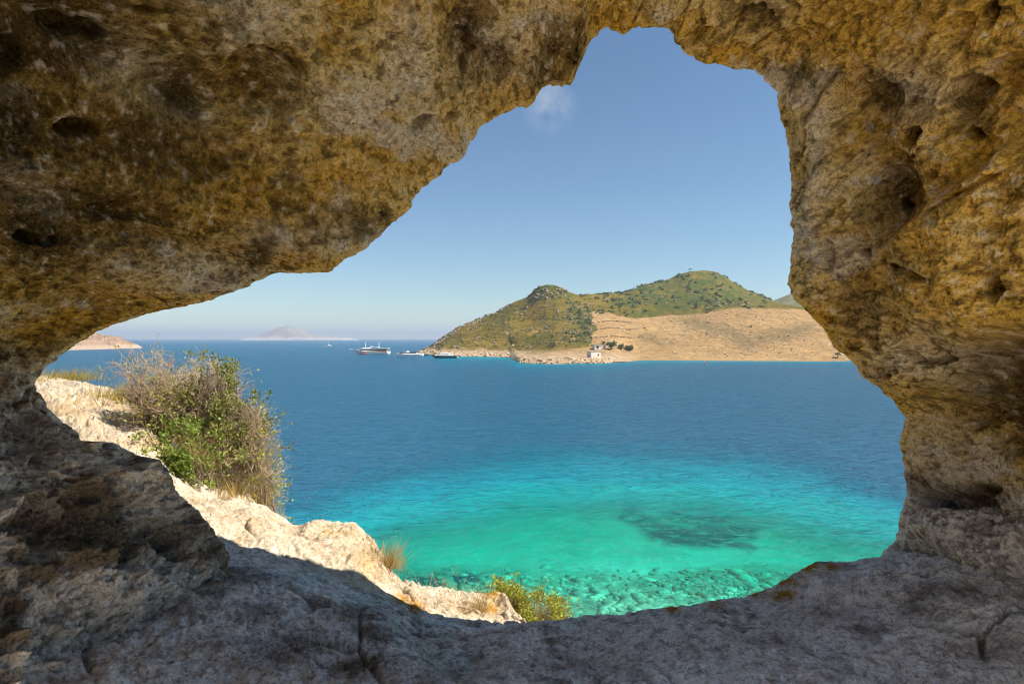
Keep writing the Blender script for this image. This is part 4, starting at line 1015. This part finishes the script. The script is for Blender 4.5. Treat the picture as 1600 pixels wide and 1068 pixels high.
def hull(L_, beam, free, bowlift=0.5, rake=0.12, stern=0.85, z0=None, z1=None):
    """bow at -L/2; returns a builder. z0,z1 in 0..1 cut a band of the side"""
    def build(bm):
        rows = []
        for k in range(17):
            s = k / 16.0
            b = beam / 2 * ((1 - (1 - min(s / 0.42, 1)) ** 2.2) if s < 0.42 else 1 - (1 - stern) * ((s - .42) / .58) ** 2)
            top = free * (1 + bowlift * (1 - s) ** 2.2)
            row = []
            for (wf, zf) in ((1.0, 1.0), (0.94, 0.55), (0.80, 0.12), (0.55, -0.15), (0.0, -0.3)):
                z = top * zf if zf > 0 else free * zf
                x = -L_ / 2 + L_ * s + (rake * L_) * (1 - s) ** 3 * (1 - zf)
                row.append((x, max(b * wf, 0.02), z))
            rows.append([bm.verts.new(q) for q in row] + [bm.verts.new((q[0], -q[1], q[2])) for q in row[::-1]])
        for k in range(16):
            for j in range(9): bm.faces.new((rows[k][j], rows[k][j + 1], rows[k + 1][j + 1], rows[k + 1][j]))
            bm.faces.new((rows[k][9], rows[k][0], rows[k + 1][0], rows[k + 1][9]))
        bm.faces.new(rows[16]); bm.faces.new(rows[0][::-1])
    return build
def on_sea(px, py):
    d = EYE * FPX / (py - CY); return ((px - CX) / FPX * d, d, 0.0)

# two-masted wooden cruising boat
R = empty('wooden_motor_sailer', on_sea(580, 553.6), math.radians(-6)); tag(R, 'large two masted wooden boat with white hull and brown cabins', 'boat')
hl = bm_obj('hull', hull(31, 7.2, 2.5, 0.75, 0.16), M['whitepaint'], R, False)
bm_obj('rubbing_strake', lambda b: (box(b, -8, 14.8, -3.66, 3.66, 2.05, 2.4)), M['wood'], hl)
bm_obj('foredeck_bulwark', lambda b: box(b, -13.4, -7.8, -2.0, 2.0, 3.0, 3.75, 0.1, -1.2), M['wood'], hl)
cab = bm_obj('cabin', lambda b: box(b, -8.5, 13.5, -2.9, 2.9, 2.3, 4.5), M['wood'], R)
for k in range(13):
    bm_obj('window', lambda b, k=k: box(b, -7.6 + k * 1.62, -6.7 + k * 1.62, -2.96, 2.96, 3.15, 4.0), M['glass'], cab)
bm_obj('boat_deck', lambda b: box(b, -9.3, 6.5, -3.1, 3.1, 4.5, 4.85), M['whitepaint'], R)
bm_obj('wheelhouse', lambda b: box(b, -7.5, -2.0, -2.2, 2.2, 4.85, 5.7, 0.1, 0.8), M['whitepaint'], R)
bm_obj('awning', lambda b: box(b, 5.0, 15.0, -3.0, 3.0, 5.0, 5.25), M['canvas'], R)
bm_obj('upper_awning', lambda b: box(b, 1.0, 6.5, -2.4, 2.4, 6.1, 6.3), M['canvas'], R)
for x in (6, 9, 12, 14.6):
    for y in (-2.8, 2.8): bm_obj('awning_post', lambda b, x=x, y=y: bar(b, (x, y, 2.4), (x, y, 5.0), 0.07), M['whitepaint'], R)
bm_obj('funnel', lambda b: box(b, -1.2, 0.9, -1.0, 1.0, 4.85, 6.9, 0.2, 0.2), M['whitepaint'], R)
for x, h in ((-4.8, 9.9), (6.6, 10.6)):
    m_ = bm_obj('mast', lambda b, x=x, h=h: bar(b, (x, 0, 4.5), (x, 0, h), 0.24, 0.14), M['whitepaint'], R)
    bm_obj('spreader', lambda b, x=x, h=h: bar(b, (x, -1.2, h - 1.8), (x, 1.2, h - 1.8), 0.07), M['whitepaint'], m_)
bm_obj('bowsprit', lambda b: bar(b, (-14.5, 0, 4.0), (-18.6, 0, 4.5), 0.22, 0.12), M['whitepaint'], R)
bm_obj('tender', hull(4.2, 1.6, 0.7), M['red'], R).location = (-5.0, -4.4, 0.0)
# white motor yacht
R = empty('motor_yacht', on_sea(640.5, 556.8), math.radians(4)); tag(R, 'white motor yacht with grey upper deck moored off the headland tip', 'boat')
hl = bm_obj('hull', hull(19.5, 5.0, 2.1, 0.3, 0.02, 0.9), M['whitepaint'], R, False)
for k in range(6): bm_obj('porthole', lambda b, k=k: box(b, -4.5 + k * 2.0, -3.4 + k * 2.0, -2.49, 2.49, 1.2, 1.55), M['glass'], hl)
bm_obj('cabin', lambda b: box(b, -5.2, 6.0, -2.0, 2.0, 2.2, 3.2, 0.1, 0.7), M['whitepaint'], R)
bm_obj('window_band', lambda b: box(b, -7.0, 4.6, -2.06, 2.06, 2.35, 3.0, 0.1, 0.9), M['glass'], R)
bm_obj('upper_deck', lambda b: box(b, -7.6, -2.0, -1.8, 1.8, 3.0, 3.3), M['navy'], R)
bm_obj('flybridge', lambda b: box(b, -2.6, -0.6, -1.1, 1.1, 3.2, 4.4, 0.2, 0.4), M['whitepaint'], R)
bm_obj('sun_roof', lambda b: box(b, 0.6, 7.0, -2.0, 2.0, 3.25, 3.5), M['navy'], R)
bm_obj('radar_mast', lambda b: (bar(b, (-1.4, 0, 4.3), (-1.4, 0, 6.2), 0.14), box(b, -2.2, -0.6, -0.7, 0.7, 4.9, 5.2)), M['black'], R)
# dark hulled motor yacht
R = empty('motor_yacht', on_sea(693, 559.3), math.radians(3)); tag(R, 'dark hulled motor yacht with white top in front of the headland', 'boat')
hl = bm_obj('hull', hull(18.2, 4.8, 1.75, 0.25, 0.20, 0.9), M['navy'], R, False)
bm_obj('deck', lambda b: box(b, -6.0, 6.6, -2.1, 2.1, 1.78, 2.15, 0.1, 0.4), M['whitepaint'], R)
bm_obj('cabin', lambda b: box(b, -3.4, 4.6, -1.8, 1.8, 2.1, 3.2, 0.25, 1.6), M['whitepaint'], R)
bm_obj('window_band', lambda b: box(b, -3.0, 3.6, -1.82, 1.82, 2.4, 2.8, 0.08, 0.7), M['glass'], R)
bm_obj('hard_top', lambda b: box(b, -0.6, 5.2, -1.5, 1.5, 3.2, 3.6, 0.1, 0.6), M['whitepaint'], R)
bm_obj('swim_platform', lambda b: box(b, 8.6, 10.3, -2.0, 2.0, 0.35, 0.6), M['whitepaint'], R)
# sailing boat far out
R = empty('sailing_boat', on_sea(514, 540.6), math.radians(10)); tag(R, 'small white sailing boat with bare mast far out at sea', 'boat')
bm_obj('hull', hull(10.5, 3.2, 1.2, 0.3, 0.12), M['whitepaint'], R, False)
bm_obj('cabin', lambda b: box(b, -2.2, 2.4, -1.1, 1.1, 1.2, 1.9, 0.2, 0.4), M['whitepaint'], R)
bm_obj('mast', lambda b: bar(b, (-0.6, 0, 1.2), (-0.6, 0, 12.6), 0.12, 0.07), M['whitepaint'], R)
bm_obj('boom', lambda b: bar(b, (-0.6, 0, 2.4), (3.6, 0, 2.5), 0.16), M['canvas'], R)
R = empty('rowing_dinghy', on_sea(508.8, 541.4)); tag(R, 'tiny white dinghy trailing beside the sailing boat', 'boat')
bm_obj('hull', hull(3.6, 1.6, 0.8), M['whitepaint'], R, False); bm_obj('thwart', lambda b: box(b, -.2, .2, -.7, .7, .82, .9), M['wood'], R)
R = empty('rowing_dinghy', on_sea(666.5, 555.6)); tag(R, 'small dark dinghy between the two motor yachts', 'boat')
bm_obj('hull', hull(3.8, 1.7, 0.7), M['black'], R, False); bm_obj('thwart', lambda b: box(b, -.2, .2, -.7, .7, .72, .8), M['wood'], R)
R = empty('mooring_buoy', on_sea(1101, 568.2)); tag(R, 'small red buoy floating off the beach', 'buoy')
bm_obj('float', lambda b: bmesh.ops.create_icosphere(b, subdivisions=2, radius=0.62), M['red'], R, False).location = (0, 0, 0.25)
bm_obj('post', lambda b: bar(b, (0, 0, 0.8), (0, 0, 1.5), 0.16, 0.1), M['canvas'], R)

# ------------------------------------------------------------------ huts, ramp, jetty, terraces
def hut(name, px, py, w, dpt, h, rz, label, door_x, wins):
    p = hill_at(px, py); R = empty(name, (float(p[0]), float(p[1]), float(p[2]) - 0.3), rz); tag(R, label, 'hut')
    bm_obj('wall', lambda b: box(b, -w / 2, w / 2, 0, dpt, 0, h), M['plaster'], R)
    bm_obj('roof', lambda b: box(b, -w / 2 - .25, w / 2 + .25, -.25, dpt + .25, h, h + .25), M['roofing'], R)
    d_ = bm_obj('door', lambda b: box(b, door_x - .5, door_x + .5, -.05, 0.1, 0.3, 2.4), M['concrete'], R)
    bm_obj('handle', lambda b: box(b, door_x + .3, door_x + .4, -.12, -.05, 1.2, 1.35), M['black'], d_)
    for (x, side) in wins:
        if side: f = bm_obj('window', lambda b: box(b, -w / 2 - .05, -w / 2 + .1, x - .5, x + .5, 1.3, 2.4), M['glass'], R)
        else: f = bm_obj('window', lambda b: box(b, x - .5, x + .5, -.05, 0.1, 1.3, 2.4), M['glass'], R)
        if not side: bm_obj('sill', lambda b: box(b, x - .65, x + .65, -.15, 0.05, 1.15, 1.3), M['plaster'], f)
    return R
hut('white_hut', 931, 558.6, 6.2, 4.6, 3.6, math.radians(26), 'flat roofed white hut on the rocky spit by the water', -1.4, [(1.6, 0), (2.3, 1)])
hut('white_hut', 938, 545.5, 7.2, 4.0, 3.0, math.radians(14), 'long white hut half hidden by a tree above the spit', 1.2, [(-2.0, 0), (2.9, 0), (2.0, 1)])
p = hill_at(956, 560.0)
o = bm_obj('concrete_ramp', lambda b: [box(b, -1.4, 1.4, -1.1 * k - 1.1, -1.1 * k, -2.5 - k * .45, 0.25 - k * .45) for k in range(6)], M['whitepaint'], None); o.location = p
tag(o, 'white stepped ramp running down to the water by the hut', 'ramp')
q = on_sea(967, 566.6)
R = empty('jetty', q); tag(R, 'low dark jetty lying at the shore right of the ramp', 'jetty')
bm_obj('deck', lambda b: box(b, -3.4, 3.4, -.7, .7, 0.35, 0.6), M['black'], R)
for x in (-3, 0, 3): bm_obj('post', lambda b, x=x: bar(b, (x, 0, -1), (x, 0, 0.35), 0.16), M['black'], R)
for yv, x0, x1, lab in ((503, 931, 990, 'uppermost'), (514, 929, 1010, 'middle'), (527, 929, 1006, 'lowest')):
    a = Acc(); pts = np.array([hill_at(x, yv + 1.2 * math.sin(x * .11)) for x in np.arange(x0, x1, 2.0)])
    for k in range(len(pts) - 1):
        if rng.random() < 0.12: continue
        b0, b1 = pts[k], pts[k + 1]; h = rng.uniform(0.5, 1.2)
        vv = np.array([b0, b1, b1 + [0, 0, h], b0 + [0, 0, h], b0 + [0, .6, 0], b1 + [0, .6, 0], b1 + [0, .6, h], b0 + [0, .6, h]]); vv[[0, 1, 4, 5], 2] -= .6
        a.v.append(vv); a.f.append(np.array([0, 1, 2, 3, 3, 2, 6, 7, 4, 0, 3, 7, 1, 5, 6, 2, 5, 4, 7, 6]) + a.n); a.n += 8
    me = a.mesh('terrace_wall'); o = link('terrace_wall', me, M['wallstone']); tag(o, lab + ' of the low stone terrace walls crossing the sandy field', 'wall', 'terrace walls on the sandy field')

# ------------------------------------------------------------------ trees and shrubs of the far shore
def far_tree(name, px, py, w, h, label, cat='tree', mat='treeleaf', clumps=9, group=None, trunk=0.35):
    p = hill_at(px, py); R = empty(name, p); cs, ss_ = [], []
    for k in range(clumps):
        a = rng.uniform(0, 6.28); r = w * 0.34 * math.sqrt(rng.random())
        cs.append(np.array([r * math.cos(a), r * math.sin(a), h * rng.uniform(trunk, 0.75)])); ss_.append(w * rng.uniform(0.17, 0.30))
    v_, f_ = leafy_blob(cs, ss_, 70, 0.22, 0.55)
    o = link('crown', raw_mesh('crown', v_, f_, 4), M[mat], R); o['kind'] = 'stuff'
    tr = Acc()
    for k in range(3):
        tr.tube(curve_to(np.array([0, 0, -0.4]), np.array(cs[k]), 6, 0.2), w * 0.035, w * 0.012, 5)
    link('trunk', tr.mesh('trunk'), M['bark'], R)
    tag(R, label, cat, group); return R
far_tree('round_tree', 956, 546.0, 7.0, 5.4, 'dark green round tree beside the upper white hut', clumps=14, trunk=0.2)
far_tree('round_tree', 972, 544.5, 5.0, 3.0, 'low dark tree just right of the round tree', clumps=8, trunk=0.2)
far_tree('grey_shrub', 985, 546.5, 7.0, 2.7, 'grey green spreading shrub rightmost beside the huts', 'shrub', 'scrub', 12, trunk=0.15)
far_tree('small_tree', 942, 537.5, 4.2, 2.2, 'low olive tree behind the upper white hut', clumps=7, trunk=0.2)
far_tree('small_tree', 934, 547.5, 2.6, 3.2, 'thin dark tree between the two white huts', clumps=5)
far_tree('ridge_tree', 1190, 464.5, 4.6, 4.2, 'left one of two small trees on the right ridge', clumps=6, trunk=0.5)
far_tree('ridge_tree', 1196, 467.0, 4.6, 3.6, 'right one of two small trees on the right ridge', clumps=6, trunk=0.5)
far_tree('ridge_tree', 1079, 421.5, 4.0, 4.0, 'single small tree on the highest hilltop', clumps=5, trunk=0.4)
far_tree('beach_tree', 1309, 559.0, 4.6, 3.4, 'small tree at the right end of the beach', clumps=7, trunk=0.5)
for (px, py, w) in ((833,538,3.2),(862,538,3.4),(833,501,2.6),(896,477,3.2),(908,486,4),(918,500,4),(906,504,4),(915,514,5),(920,524,6),(885,532,6),(880,488,3),(757,489,3),(762,508,3),(745,514,2.4),(803,513,2.4),(836,489,2.6),(676,543,3.6),(683,540,3),(705,543,2.4),(720,524,2.6),(1017,460,7),(1052,466,6),(1074,452,6),(1090,480,7),(1102,454,5),(1122,462,7),(1140,475,6),(1158,470,6),(1118,480,5),(1031,470,5),(1000,473,6),(980,494,4),(968,476,4),(1173,512,3),(1108,487,6)):
    far_tree('hillside_shrub', px, py, w, w * 0.55, 'dark green shrub standing out on the far brown hillside', 'shrub', 'scrub', 4, 'green shrubs on the far hillside', 0.15)

# ------------------------------------------------------------------ the air
def hz(b): box(b, -50500, 50500, -60, 15000, -36, 175)
o = bm_obj('haze', hz, None)
t = NT('haze_air'); pv = t.n('VolumePrincipled')
pv.inputs['Color'].default_value = (0.56, 0.67, 0.86, 1); pv.inputs['Density'].default_value = 0.00015; pv.inputs['Anisotropy'].default_value = 0.1
t.t.links.new(pv.outputs[0], t.out.inputs['Volume']); o.data.materials.append(t.mat)
tag(o, 'pale blue sea haze in the air over the bay', 'haze', kind='stuff')
